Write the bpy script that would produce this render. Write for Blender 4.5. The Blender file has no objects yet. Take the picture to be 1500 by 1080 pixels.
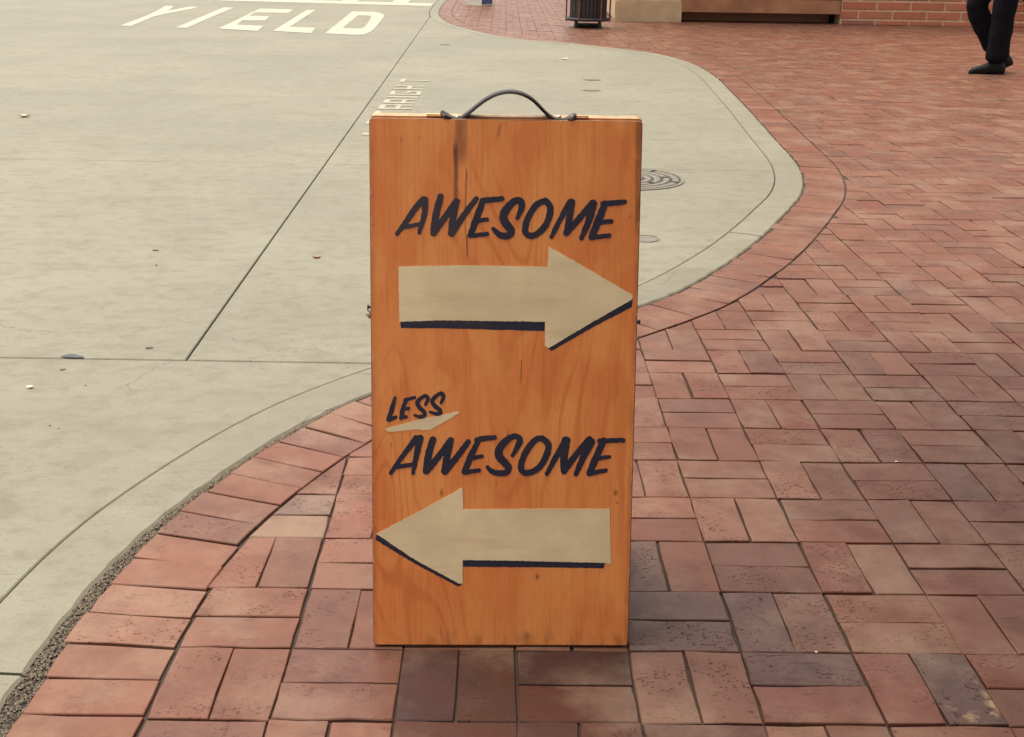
import bpy, bmesh, math, random
import numpy as np
from mathutils import Vector, Matrix
from mathutils.geometry import delaunay_2d_cdt

random.seed(7)
rng = np.random.default_rng(7)
scene = bpy.context.scene
COL = scene.collection

# ------------------------------------------------------------------ camera
F, PITCH, ROLL, CAMH = 1689.04, 0.360946, 0.0155784, 1.216832     # focal length in px of a 1500 px wide frame
def cam_axes():
    cp, sp = math.cos(PITCH), math.sin(PITCH)
    fwd = np.array([0, cp, -sp]); rt = np.array([1., 0, 0]); up = np.array([0, sp, cp])
    c, s = math.cos(ROLL), math.sin(ROLL)
    return c*rt + s*up, -s*rt + c*up, fwd
AX_R, AX_U, AX_F = cam_axes()
cam_d = bpy.data.cameras.new('camera')
cam = bpy.data.objects.new('camera', cam_d); COL.objects.link(cam)
cam_d.sensor_fit = 'HORIZONTAL'; cam_d.sensor_width = 36.0
cam_d.lens = F/1500*36.0
cam_d.clip_start = 0.05; cam_d.clip_end = 2000
M = Matrix(((AX_R[0], AX_U[0], -AX_F[0], 0), (AX_R[1], AX_U[1], -AX_F[1], 0),
            (AX_R[2], AX_U[2], -AX_F[2], CAMH), (0, 0, 0, 1)))
cam.matrix_world = M
scene.camera = cam

# ------------------------------------------------------------------ light
SUN_EL, SUN_AZ = math.radians(74), math.radians(-42)      # azimuth from +y towards +x; the light comes over the street
world = bpy.data.worlds.new('World'); scene.world = world
world.use_nodes = True
wn = world.node_tree.nodes; wl = world.node_tree.links
sky = wn.new('ShaderNodeTexSky'); sky.sky_type = 'NISHITA'; sky.sun_disc = False
sky.sun_elevation = SUN_EL; sky.sun_rotation = SUN_AZ
sky.air_density = 1.0; sky.dust_density = 6.0; sky.ozone_density = 0.6
hs = wn.new('ShaderNodeHueSaturation'); hs.inputs['Saturation'].default_value = 0.25
tint = wn.new('ShaderNodeMix'); tint.data_type = 'RGBA'; tint.blend_type = 'MULTIPLY'; tint.inputs[0].default_value = 1.0
tint.inputs[7].default_value = (1.0, 0.94, 0.84, 1.0)          # warm tint on the sky, in place of white balance
wl.new(sky.outputs[0], hs.inputs['Color']); wl.new(hs.outputs[0], tint.inputs[6]); wl.new(tint.outputs[2], wn['Background'].inputs['Color'])
wn['Background'].inputs['Strength'].default_value = 0.15
sun_d = bpy.data.lights.new('sun', 'SUN'); sun_d.energy = 0.75; sun_d.angle = math.radians(50)
sun_d.color = (1.0, 0.93, 0.80)
sun = bpy.data.objects.new('sun', sun_d); COL.objects.link(sun)
sdir = Vector((math.sin(SUN_AZ)*math.cos(SUN_EL), math.cos(SUN_AZ)*math.cos(SUN_EL), math.sin(SUN_EL)))
sun.rotation_euler = sdir.to_track_quat('Z', 'Y').to_euler()
sun.location = sdir*30
scene.view_settings.view_transform = 'Standard'; scene.view_settings.look = 'None'
scene.view_settings.gamma = 1; scene.view_settings.use_curve_mapping = False
scene.view_settings.exposure = 1.0

# ------------------------------------------------------------------ pixel -> place
def ray(px, py):
    return AX_R*((px-750)/F) + AX_U*(-(py-540)/F) + AX_F
CPOS = np.array([0, 0, CAMH])
def gnd(px, py, z=0.0):
    d = ray(px, py); t = (z-CAMH)/d[2]; p = CPOS+t*d
    return (float(p[0]), float(p[1]))
def to_px(p):
    d = np.array(p)-CPOS; w = d@AX_F
    return 750+F*(d@AX_R)/w, 540-F*(d@AX_U)/w, w

# ------------------------------------------------------------------ helpers
def mesh_obj(name, verts, faces, mat, parent=None, smooth=False):
    me = bpy.data.meshes.new(name); me.from_pydata([tuple(v) for v in verts], [], faces); me.update()
    o = bpy.data.objects.new(name, me); COL.objects.link(o)
    if mat is not None:
        for m in (mat if isinstance(mat, (list, tuple)) else [mat]): me.materials.append(m)
    if parent is not None: o.parent = parent
    if smooth:
        for p in me.polygons: p.use_smooth = True
    return o
def empty(name, loc=(0, 0, 0), parent=None, rot=(0, 0, 0)):
    o = bpy.data.objects.new(name, None); COL.objects.link(o); o.empty_display_size = 0.1
    o.location = loc; o.rotation_euler = rot
    if parent is not None: o.parent = parent
    return o
def tag(o, label, cat, group=None, kind=None):
    o['label'] = label
    if cat: o['category'] = cat
    if group: o['group'] = group
    if kind: o['kind'] = kind
    return o
def structure(o, label=None):
    o['kind'] = 'structure'
    if label: o['label'] = label
    return o
class MB:
    def __init__(s): s.v = []; s.f = []
    def add(s, v, f):
        n = len(s.v); s.v += [tuple(map(float, q)) for q in v]; s.f += [[i+n for i in q] for q in f]
        return s
    def box(s, x0, x1, y0, y1, z0, z1):
        return s.add([(x0,y0,z0),(x1,y0,z0),(x1,y1,z0),(x0,y1,z0),(x0,y0,z1),(x1,y0,z1),(x1,y1,z1),(x0,y1,z1)],
              [(0,3,2,1),(4,5,6,7),(0,1,5,4),(1,2,6,5),(2,3,7,6),(3,0,4,7)])
    def tube(s, pts, rad, n=8, closed=False, scale_b=1.0):
        pts = [Vector(p) for p in pts]; m = len(pts)
        rads = rad if isinstance(rad, (list, tuple)) else [rad]*m
        rings = []; ref = None
        for i, p in enumerate(pts):
            a = pts[(i-1) % m] if (i > 0 or closed) else p
            b = pts[(i+1) % m] if (i < m-1 or closed) else p
            t = (b-a).normalized()
            if ref is None: ref = Vector((0, 1, 0)) if abs(t.y) < 0.9 else Vector((1, 0, 0))
            u = (ref - t*ref.dot(t)).normalized(); w = t.cross(u); ref = u
            rings.append([p+(u*math.cos(2*math.pi*k/n)+w*math.sin(2*math.pi*k/n)*scale_b)*rads[i] for k in range(n)])
        v = [q for r in rings for q in r]; f = []
        for i in range(m if closed else m-1):
            j = (i+1) % m
            for k in range(n):
                f.append((i*n+k, i*n+(k+1) % n, j*n+(k+1) % n, j*n+k))
        if not closed:
            f.append(tuple(range(n-1, -1, -1))); f.append(tuple(range((m-1)*n, m*n)))
        return s.add(v, f)
    def lathe(s, prof, n=24, c=(0, 0)):
        v = []; f = []
        for (r, z) in prof:
            for k in range(n):
                a = 2*math.pi*k/n; v.append((c[0]+r*math.cos(a), c[1]+r*math.sin(a), z))
        for i in range(len(prof)-1):
            for k in range(n):
                f.append((i*n+k, i*n+(k+1) % n, (i+1)*n+(k+1) % n, (i+1)*n+k))
        return s.add(v, f)
    def prism(s, poly, z0, z1, bevel=0.0):
        """poly counter-clockwise in xy, top at z1 (with a small bevel), open bottom"""
        n = len(poly); P = [Vector((p[0], p[1], 0)) for p in poly]; c = sum(P, Vector())/n
        v = [(p.x, p.y, z0) for p in P]
        if bevel > 0:
            v += [(p.x, p.y, z1-bevel) for p in P]
            ins = []
            for i in range(n):
                a, b, d = P[i-1], P[i], P[(i+1) % n]
                e1 = (b-a); e2 = (d-b)
                n1 = Vector((-e1.y, e1.x, 0)); n2 = Vector((-e2.y, e2.x, 0))
                n1 = n1.normalized() if n1.length > 1e-9 else n2.normalized(); n2 = n2.normalized() if n2.length > 1e-9 else n1
                q = n1+n2; q = q/max(q.length_squared, 0.6)*2
                ins.append(b+q*bevel)
            v += [(p.x, p.y, z1) for p in ins]
            f = [(i, (i+1) % n, n+(i+1) % n, n+i) for i in range(n)]
            f += [(n+i, n+(i+1) % n, 2*n+(i+1) % n, 2*n+i) for i in range(n)]
            f.append(tuple(range(2*n, 3*n)))
        else:
            v += [(p.x, p.y, z1) for p in P]
            f = [(i, (i+1) % n, n+(i+1) % n, n+i) for i in range(n)] + [tuple(range(n, 2*n))]
        return s.add(v, f)
    def build(s, name, mat, parent=None, smooth=False): return mesh_obj(name, s.v, s.f, mat, parent, smooth)

# ------------------------------------------------------------------ materials
class NT:
    """tiny node-tree writer"""
    def __init__(s, name):
        s.m = bpy.data.materials.new(name); s.m.use_nodes = True
        s.t = s.m.node_tree; s.b = s.t.nodes['Principled BSDF']
    def n(s, typ, **kw):
        o = s.t.nodes.new(typ)
        for k, v in kw.items():
            if k.startswith('i_'):
                key = k[2:]; key = int(key) if key.isdigit() else key
                s.put(o.inputs[key], v)
            else: setattr(o, k, v)
        return o
    def put(s, sock, v):
        if isinstance(v, bpy.types.NodeSocket): s.t.links.new(v, sock)
        elif isinstance(v, bpy.types.Node): s.t.links.new(v.outputs[0], sock)
        else: sock.default_value = v
    def math(s, op, a, b=0.0, clamp=False):
        o = s.t.nodes.new('ShaderNodeMath'); o.operation = op; o.use_clamp = clamp
        s.put(o.inputs[0], a); s.put(o.inputs[1], b); return o.outputs[0]
    def mix(s, fac, a, b, mode='MIX'):
        o = s.t.nodes.new('ShaderNodeMix'); o.data_type = 'RGBA'; o.blend_type = mode
        s.put(o.inputs[0], fac); s.put(o.inputs[6], a); s.put(o.inputs[7], b); return o.outputs[2]
    def ramp(s, fac, lo, hi, a=0.0, b=1.0):
        o = s.t.nodes.new('ShaderNodeMapRange'); o.interpolation_type = 'SMOOTHSTEP'
        s.put(o.inputs[0], fac); o.inputs[1].default_value = lo; o.inputs[2].default_value = hi
        o.inputs[3].default_value = a; o.inputs[4].default_value = b; return o.outputs[0]
    def noise(s, vec, scale, detail=3.0, rough=0.55, dist=0.0):
        o = s.t.nodes.new('ShaderNodeTexNoise'); s.put(o.inputs['Vector'], vec)
        o.inputs['Scale'].default_value = scale; o.inputs['Detail'].default_value = detail
        o.inputs['Roughness'].default_value = rough; o.inputs['Distortion'].default_value = dist
        return o.outputs[0]
    def mapv(s, vec, scale=(1, 1, 1), loc=(0, 0, 0), rot=(0, 0, 0)):
        o = s.t.nodes.new('ShaderNodeMapping'); s.put(o.inputs[0], vec)
        o.inputs['Scale'].default_value = scale; o.inputs['Location'].default_value = loc; o.inputs['Rotation'].default_value = rot
        return o.outputs[0]
    def coord(s, which='Object'): return s.t.nodes.new('ShaderNodeTexCoord').outputs[which]
    def bump(s, height, strength, dist=0.001):
        o = s.t.nodes.new('ShaderNodeBump'); o.inputs['Strength'].default_value = strength
        o.inputs['Distance'].default_value = dist; s.put(o.inputs['Height'], height)
        s.t.links.new(o.outputs[0], s.b.inputs['Normal'])
    def done(s, color=None, rough=None, spec=None, metal=None):
        if color is not None: s.put(s.b.inputs['Base Color'], color)
        if rough is not None: s.put(s.b.inputs['Roughness'], rough)
        if spec is not None: s.b.inputs['Specular IOR Level'].default_value = spec
        if metal is not None: s.b.inputs['Metallic'].default_value = metal
        return s.m
def rgb(*c): return (c[0], c[1], c[2], 1.0)
def plain(name, c, rough=0.6, metal=0.0, var=0.15, scale=30.0):
    k = NT(name); v = k.noise(k.coord(), scale, 4)
    f = k.ramp(v, 0.3, 0.7)
    col = k.mix(f, rgb(*[x*(1-var) for x in c]), rgb(*[min(1, x*(1+var)) for x in c]))
    return k.done(col, k.ramp(v, 0.2, 0.8, max(0, rough-0.08), min(1, rough+0.08)), metal=metal)

def mat_concrete(name, base, seed=0.0, streak=1.0):
    k = NT(name); p = k.mapv(k.coord(), loc=(seed, seed*0.7, 0))
    T = lambda f: rgb(*[min(1, x*f) for x in base])
    W = lambda f: rgb(base[0]*f, base[1]*f*0.93, base[2]*f*0.86)
    big = k.noise(p, 0.6, 5, 0.62); mid = k.noise(k.mapv(p, (1.0, 1.6, 1)), 2.6, 6, 0.68, 0.3)
    c = k.mix(k.ramp(big, 0.34, 0.66), T(0.88), T(1.06))
    c = k.mix(k.math('MULTIPLY', k.ramp(mid, 0.48, 0.70), 0.75), c, W(0.80))
    mott = k.noise(k.mapv(p, (1, 1.5, 1), loc=(2, 7, 0)), 11, 5, 0.7)               # worn cream and grey mottling
    c = k.mix(k.math('MULTIPLY', k.ramp(mott, 0.48, 0.64), 0.55*streak), c, W(0.70))
    c = k.mix(k.math('MULTIPLY', k.ramp(mott, 0.48, 0.34), 0.30), c, T(1.12))
    fine = k.noise(k.mapv(p, (22, 75, 20)), 1.6, 4, 0.7)                              # broom drag marks
    zone = k.ramp(k.noise(k.mapv(p, loc=(9, 3, 0)), 1.3, 4, 0.6), 0.40, 0.62, 0.25, 1.0)
    c = k.mix(k.math('MULTIPLY', k.math('MULTIPLY', k.ramp(fine, 0.55, 0.68), zone), 0.80*streak), c, W(0.50))
    dash = k.noise(k.mapv(p, (45, 120, 20), loc=(1, 1, 0)), 1.5, 2, 0.5)
    c = k.mix(k.math('MULTIPLY', k.math('MULTIPLY', k.ramp(dash, 0.66, 0.72), zone), 0.95*streak), c, W(0.30))
    spots = k.noise(k.mapv(p, (5, 9, 5), loc=(3, 1, 0)), 1.3, 6, 0.72)
    c = k.mix(k.math('MULTIPLY', k.ramp(spots, 0.62, 0.72), 0.5*streak), c, W(0.62))
    oil = k.noise(k.mapv(p, (2.2, 3.2, 5), loc=(13, 2, 0)), 1.1, 3, 0.5)
    c = k.mix(k.math('MULTIPLY', k.ramp(oil, 0.68, 0.76), 0.40*streak), c, W(0.60))
    grit = k.noise(p, 300, 2, 0.6)
    c = k.mix(k.math('MULTIPLY', k.ramp(grit, 0.55, 0.68), 0.45), c, W(0.62))
    vor = k.n('ShaderNodeTexVoronoi', feature='DISTANCE_TO_EDGE', i_Vector=k.n('ShaderNodeVectorMath', operation='ADD', i_0=p, i_1=k.n('ShaderNodeTexNoise', i_Vector=p, i_Scale=2.0, i_Detail=6.0).outputs[1]).outputs[0], i_Scale=0.42)
    crack = k.math('MULTIPLY', k.ramp(vor.outputs['Distance'], 0.0005, 0.0022, 1.0, 0.0), k.ramp(k.noise(p, 0.8, 2), 0.50, 0.58))
    c = k.mix(k.math('MULTIPLY', crack, 0.55), c, W(0.35))
    k.bump(k.math('ADD', k.math('MULTIPLY', fine, 0.8), k.math('MULTIPLY', grit, 0.5)), 0.4, 0.0016)
    return k.done(c, 0.62, 0.4)

def mat_brick():
    k = NT('clay_paver'); p = k.coord()
    a = k.n('ShaderNodeAttribute', attribute_name='tint'); sd = k.n('ShaderNodeAttribute', attribute_name='seed')
    off = k.n('ShaderNodeVectorMath', operation='MULTIPLY', i_0=sd.outputs['Vector'], i_1=(37.0, 53.0, 11.0))
    q = k.n('ShaderNodeVectorMath', operation='ADD', i_0=p, i_1=off.outputs[0]).outputs[0]
    blot = k.noise(q, 11, 4, 0.6); blot2 = k.noise(k.mapv(q, loc=(5, 9, 2)), 24, 5, 0.65)
    base = a.outputs['Color']
    c = k.mix(k.math('MULTIPLY', k.ramp(blot, 0.42, 0.70), 0.55), base, k.mix(1.0, base, rgb(0.62, 0.60, 0.66), 'MULTIPLY'))
    c = k.mix(k.math('MULTIPLY', k.ramp(blot2, 0.50, 0.72), 0.45), c, k.mix(1.0, base, rgb(1.22, 1.30, 1.32), 'MULTIPLY'))
    # pits of the extruded face: small dark flecks, many on some pavers and few on others
    vo = k.n('ShaderNodeTexVoronoi', feature='F1', i_Vector=k.mapv(q, (1.0, 1.8, 1)), i_Scale=125.0)
    vs = k.n('ShaderNodeSeparateColor', i_0=vo.outputs['Color'])
    lim = k.math('MULTIPLY', k.math('POWER', vs.outputs[0], 1.8), 0.52)
    sq = k.n('ShaderNodeSeparateXYZ', i_0=sd.outputs['Vector'])
    zone = k.noise(k.mapv(q, loc=(1, 2, 3)), 13, 3)
    many = k.ramp(sq.outputs[0], 0.25, 0.95, 0.15, 0.9)
    wob_ = k.math('ADD', vo.outputs['Distance'], k.math('MULTIPLY', k.math('SUBTRACT', k.noise(q, 320, 2), 0.5), 0.35))
    pm = k.math('MULTIPLY', k.math('MULTIPLY', k.ramp(k.math('SUBTRACT', lim, wob_), -0.16, 0.16), k.ramp(zone, 0.34, 0.62)), many)
    scr = k.noise(k.mapv(q, (6, 70, 1), rot=(0, 0, 0.12)), 2.3, 2, 0.5)
    sm = k.math('MULTIPLY', k.math('MULTIPLY', k.ramp(scr, 0.64, 0.72), k.ramp(sq.outputs[1], 0.45, 0.8)), 0.6)
    c = k.mix(k.math('MULTIPLY', pm, 0.85), c, k.mix(1.0, base, rgb(0.22, 0.18, 0.20), 'MULTIPLY'))
    sand = k.noise(k.mapv(q, loc=(2, 2, 9)), 420, 2, 0.6)
    c = k.mix(k.math('MULTIPLY', k.ramp(sand, 0.52, 0.68), 0.40), c, k.mix(1.0, base, rgb(0.55, 0.52, 0.55), 'MULTIPLY'))
    c = k.mix(sm, c, k.mix(1.0, base, rgb(0.45, 0.42, 0.45), 'MULTIPLY'))
    dust = k.noise(p, 3.5, 6, 0.66)
    c = k.mix(k.math('MULTIPLY', k.ramp(dust, 0.44, 0.68), 0.36), c, rgb(0.30, 0.205, 0.145))
    grime = k.noise(k.mapv(p, loc=(7, 3, 0)), 5.0, 6, 0.68)
    c = k.mix(k.math('MULTIPLY', k.ramp(grime, 0.52, 0.72), 0.45), c, rgb(0.085, 0.045, 0.036))
    # pale mortar smear on the one paver that carries it
    st = k.n('ShaderNodeAttribute', attribute_name='stain')
    sp = k.n('ShaderNodeVectorMath', operation='SUBTRACT', i_0=p, i_1=(STAIN[0], STAIN[1], 0.0)).outputs[0]
    ln = k.n('ShaderNodeVectorMath', operation='LENGTH', i_0=k.mapv(sp, (1.0, 0.75, 0))).outputs['Value']
    ring = k.math('SUBTRACT', 1.0, k.math('DIVIDE', k.math('ABSOLUTE', k.math('SUBTRACT', ln, 0.047)), 0.016), True)
    rn = k.ramp(k.noise(p, 38, 4, 0.65), 0.46, 0.62)
    sepx = k.n('ShaderNodeSeparateXYZ', i_0=sp)
    side = k.ramp(k.math('SUBTRACT', sepx.outputs[0], sepx.outputs[1]), -0.03, 0.03)
    c = k.mix(k.math('MULTIPLY', k.math('MULTIPLY', ring, rn), k.math('MULTIPLY', side, st.outputs['Fac'])), c, rgb(0.36, 0.25, 0.145))
    hgt = k.math('SUBTRACT', k.math('MULTIPLY', blot2, 0.5), k.math('ADD', pm, sm))
    k.bump(hgt, 0.7, 0.0014)
    k.put(k.b.inputs['Specular IOR Level'], k.math('MULTIPLY', k.math('SUBTRACT', 1.0, pm, True), 0.30))
    return k.done(c, k.ramp(blot, 0.3, 0.7, 0.34, 0.48))

# board frame (needed by the wood stains)
B_BL, B_BR = gnd(547, 948), gnd(920, 949)
BW = 0.4637; B_TILT = math.atan2(0.190, 0.9185); BH = 0.9375
B_O = np.array([(B_BL[0]+B_BR[0])/2, (B_BL[1]+B_BR[1])/2, 0.004])
b_x = np.array([B_BR[0]-B_BL[0], B_BR[1]-B_BL[1], 0]); b_x /= np.linalg.norm(b_x)
b_back = np.array([-b_x[1], b_x[0], 0])
b_z = b_back*math.sin(B_TILT) + np.array([0, 0, 1])*math.cos(B_TILT)
b_n = np.cross(b_x, b_z)              # towards the viewer
b_n = b_n if b_n[1] < 0 else -b_n
def brd(px, py):
    d = ray(px, py); t = ((B_O-CPOS)@b_n)/(d@b_n); p = CPOS+t*d-B_O
    return float(p@b_x), float(p@b_z)

def mat_wood(name, stains=True, base=(0.80, 0.278, 0.080)):
    k = NT(name); p = k.coord()
    sep = k.n('ShaderNodeSeparateXYZ', i_0=p); X, Z = sep.outputs[0], sep.outputs[2]
    flat = k.n('ShaderNodeCombineXYZ', i_0=X, i_1=Z).outputs[0]
    fig = k.noise(k.mapv(flat, (5.6, 1.25, 1), loc=(2.3, 0.4, 0)), 1.0, 1.5, 0.4, 0.35)
    fig = k.math('ADD', fig, k.math('MULTIPLY', k.noise(k.mapv(flat, (30, 22, 1)), 1.0, 2), 0.012))
    lines = k.math('SINE', k.math('MULTIPLY', fig, 120.0))
    lm = k.math('MULTIPLY', k.ramp(lines, 0.45, 1.0), k.ramp(k.noise(k.mapv(flat, (1, .6, 1)), 4.0, 2), 0.38, 0.60))
    grain = k.noise(k.mapv(flat, (210, 5, 1)), 1.0, 5, 0.65)
    pore = k.noise(k.mapv(flat, (420, 26, 1), loc=(3, 0, 0)), 1.0, 2, 0.5)
    blot = k.noise(k.mapv(flat, (2.0, 0.8, 1), loc=(0.2, 5, 0)), 6.0, 4, 0.6, 0.4)
    blot2 = k.noise(k.mapv(flat, (1.8, 1, 1), loc=(4, 1, 0)), 26.0, 4, 0.6)
    c = k.mix(k.ramp(blot, 0.32, 0.66), rgb(base[0]*0.93, base[1]*0.80, base[2]*0.75), rgb(base[0]*1.04, base[1]*1.14, base[2]*1.15))
    c = k.mix(k.math('MULTIPLY', k.ramp(blot2, 0.55, 0.8), 0.35), c, rgb(base[0]*0.80, base[1]*0.58, base[2]*0.52))
    c = k.mix(k.math('MULTIPLY', lm, 0.50), c, rgb(base[0]*0.72, base[1]*0.52, base[2]*0.42))
    c = k.mix(k.math('MULTIPLY', k.ramp(grain, 0.48, 0.70), 0.40), c, rgb(base[0]*0.72, base[1]*0.55, base[2]*0.46))
    c = k.mix(k.math('MULTIPLY', k.ramp(grain, 0.46, 0.28), 0.30), c, rgb(min(1, base[0]*1.10), base[1]*1.22, base[2]*1.25))
    c = k.mix(k.math('MULTIPLY', k.ramp(pore, 0.62, 0.72), 0.28), c, rgb(base[0]*0.5, base[1]*0.33, base[2]*0.25))
    def gauss(cx, cz, sx, sz):           # soft spot in board metres
        dx = k.math('DIVIDE', k.math('SUBTRACT', X, cx), sx); dz = k.math('DIVIDE', k.math('SUBTRACT', Z, cz), sz)
        r2 = k.math('ADD', k.math('MULTIPLY', dx, dx), k.math('MULTIPLY', dz, dz))
        return k.math('EXPONENT', k.math('MULTIPLY', r2, -1.0))
    if stains:
        wob = k.math('MULTIPLY', k.math('SUBTRACT', k.noise(k.mapv(flat, (3, 14, 1)), 1.0, 3), 0.5), 0.008)
        Xw = k.math('ADD', X, wob)
        dark = rgb(0.085, 0.028, 0.016)
        def drip(px0, py0, px1, py1, wid, amt, soft=0.02):
            nonlocal c
            x0, z0 = brd(px0, py0); x1, z1 = brd(px1, py1)
            t = k.math('DIVIDE', k.math('SUBTRACT', Z, z1), z0-z1)
            cx = k.math('ADD', k.math('MULTIPLY', t, x0-x1), x1)
            d = k.math('ABSOLUTE', k.math('SUBTRACT', Xw, cx))
            a = k.ramp(d, wid*0.35, wid, 1.0, 0.0)
            b = k.math('MULTIPLY', k.ramp(Z, z1-soft, z1+soft), k.ramp(Z, z0-soft*0.3, z0+soft*0.3, 1.0, 0.0))
            nz = k.ramp(k.noise(k.mapv(flat, (30, 9, 1), loc=(px0, 0, 0)), 1.0, 3), 0.28, 0.62, 0.35, 1.0)
            c = k.mix(k.math('MULTIPLY', k.math('MULTIPLY', a, b), k.math('MULTIPLY', nz, amt)), c, dark)
        drip(676, 160, 675, 236, 0.0155, 0.66)
        drip(668, 212, 667, 345, 0.0056, 0.72, 0.035)
        drip(683, 248, 682, 300, 0.0022, 0.75)
        drip(684, 345, 684, 376, 0.0018, 0.85, 0.008)
        drip(681, 290, 683, 350, 0.0014, 0.6)
        drip(937, 165, 936, 235, 0.0100, 0.55)
        drip(934, 235, 934, 335, 0.0060, 0.72, 0.03)
        drip(764, 527, 763, 560, 0.0013, 0.7, 0.008)
        drip(743, 628, 743, 640, 0.0010, 0.7, 0.004)
        drip(733, 182, 729, 202, 0.0040, 0.45, 0.008)
        for (px, py, sx, sz, amt) in [(647,722,.0026,.0060,.75),(902,722,.0036,.0045,.75),(904,737,.0022,.0030,.6),(787,845,.0030,.0050,.85),
                                     (772,932,.0060,.0075,.5),(588,205,.0018,.004,.45),(573,652,.0016,.005,.45),(923,318,.0020,.003,.5),(727,708,.0014,.004,.5),
                                     (646,925,.0016,.010,.35),(614,203,.0022,.003,.25),(563,850,.004,.02,.18)]:
            x, z = brd(px, py); c = k.mix(k.math('MULTIPLY', gauss(x, z, sx, sz), amt), c, dark)
        # grime worn in along the rim
        ex = k.math('SUBTRACT', BW/2, k.math('ABSOLUTE', X))
        em = k.math('MULTIPLY', k.ramp(ex, 0.001, 0.014, 1.0, 0.0), k.ramp(k.noise(flat, 18, 3), 0.3, 0.7, 0.15, 0.55))
        c = k.mix(em, c, rgb(base[0]*0.42, base[1]*0.30, base[2]*0.30))
        ez = k.math('MINIMUM', Z, k.math('SUBTRACT', BH, Z)); er = k.math('MINIMUM', ex, ez)
        chip = k.math('MULTIPLY', k.ramp(k.noise(k.mapv(flat, (1, 0.6, 1)), 75, 4, 0.7), 0.56, 0.62), k.ramp(er, 0.0012, 0.0050, 1.0, 0.0))
        c = k.mix(k.math('MULTIPLY', chip, 0.8), c, rgb(0.72, 0.47, 0.25))
        foot = k.math('MULTIPLY', k.ramp(Z, 0.002, 0.040, 1.0, 0.0), k.ramp(k.noise(k.mapv(flat, (1, 0.35, 1), loc=(3, 0, 0)), 34, 4, 0.65), 0.44, 0.70))
        c = k.mix(k.math('MULTIPLY', foot, 0.5), c, rgb(0.16, 0.06, 0.03))
        scr_ = k.noise(k.mapv(flat, (9, 150, 1), rot=(0, 0, 0.5)), 1.6, 2, 0.5)
        c = k.mix(k.math('MULTIPLY', k.ramp(scr_, 0.73, 0.77), 0.35), c, rgb(base[0]*0.55, base[1]*0.4, base[2]*0.4))
    k.bump(k.math('ADD', grain, k.math('MULTIPLY', blot2, 0.3)), 0.12, 0.0006)
    return k.done(c, k.ramp(blot2, 0.3, 0.7, 0.42, 0.56), 0.4)

def mat_paint(name, base, wear, wearcol, seed):
    k = NT(name); p = k.mapv(k.coord(), loc=(seed, 0, seed))
    s = k.noise(k.mapv(p, (4, 20, 34)), 1.2, 4, 0.6); b = k.noise(p, 9, 4, 0.6); f = k.noise(k.mapv(p, (40, 60, 90)), 1.6, 3, 0.6)
    c = k.mix(k.ramp(b, 0.35, 0.7), rgb(*[x*0.90 for x in base]), rgb(*[min(1, x*1.07) for x in base]))
    c = k.mix(k.math('MULTIPLY', k.ramp(s, 0.48, 0.68), wear), c, rgb(*wearcol))
    c = k.mix(k.math('MULTIPLY', k.ramp(f, 0.72, 0.78), wear*1.2), c, rgb(*[x*0.6 for x in wearcol]))
    k.bump(s, 0.15, 0.0004)
    return k.done(c, 0.5, 0.4)

# ------------------------------------------------------------------ kerb curve (ground metres, kerb's pavement-side edge)
K_PTS = [(-0.95,-6.0),(-0.90,-2.0),(-0.86,0.2),(-0.842,1.1),(-0.838,1.575),(-0.833,1.80),(-0.805,2.075),(-0.747,2.312),(-0.579,2.724),(-0.394,3.005),
         (0.02,3.44),(0.444,3.86),(0.60,4.04),(0.938,4.608),(1.29,5.38),(1.475,5.86),(1.60,6.45),(1.68,7.6),(1.79,9.6),(1.845,11.2),(1.78,12.2),(1.53,13.12),
         (0.80,14.05),(0.021,14.72),(-0.60,16.0),(-1.00,17.35),(-1.23,18.9),(-1.33,21.0),(-1.37,24.0),(-1.45,30.0),(-1.6,46.0)]
def catmull(P, step=0.03):
    P = np.array(P, float); out = []
    for i in range(len(P)-1):
        p0 = P[max(i-1, 0)]; p1 = P[i]; p2 = P[i+1]; p3 = P[min(i+2, len(P)-1)]
        d0 = max(np.linalg.norm(p1-p0), 1e-6)**.5; d1 = np.linalg.norm(p2-p1)**.5; d2 = max(np.linalg.norm(p3-p2), 1e-6)**.5
        m1 = ((p1-p0)/d0-(p2-p0)/(d0+d1)+(p2-p1)/d1)*d1 if i > 0 else p2-p1
        m2 = ((p2-p1)/d1-(p3-p1)/(d1+d2)+(p3-p2)/d2)*d1 if i < len(P)-2 else p2-p1
        n = max(2, int(np.linalg.norm(p2-p1)/step))
        for t in np.linspace(0, 1, n, endpoint=False):
            out.append((2*t**3-3*t**2+1)*p1+(t**3-2*t**2+t)*m1+(-2*t**3+3*t**2)*p2+(t**3-t**2)*m2)
    out.append(P[-1]); return np.array(out)
def resample(C, step):
    s = np.r_[0, np.cumsum(np.linalg.norm(np.diff(C, axis=0), axis=1))]
    q = np.arange(0, s[-1], step)
    return np.stack([np.interp(q, s, C[:, 0]), np.interp(q, s, C[:, 1])], 1)
KC = resample(catmull(K_PTS), 0.03)
KT = np.gradient(KC, axis=0)
for _ in range(3): KT[1:-1] = (KT[:-2]+2*KT[1:-1]+KT[2:])/4
KT /= np.linalg.norm(KT, axis=1)[:, None]
KN = np.stack([KT[:, 1], -KT[:, 0]], 1)                 # points into the pavement
def k_off(d): return KC+KN*d
def k_near(p):
    i = int(np.argmin(((KC-np.array(p))**2).sum(1))); return i, float((np.array(p)-KC[i])@KN[i])

# ------------------------------------------------------------------ paving pattern frame
G_YAW, G_O, G_U = 0.0115331, np.array([-0.389866, 1.568571]), 0.204
gx = np.array([math.cos(G_YAW), math.sin(G_YAW)]); gy = np.array([-math.sin(G_YAW), math.cos(G_YAW)])
def gw(u, v): return G_O+gx*u*G_U+gy*v*G_U
STAIN = gw(5.76, 0.40)

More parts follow.
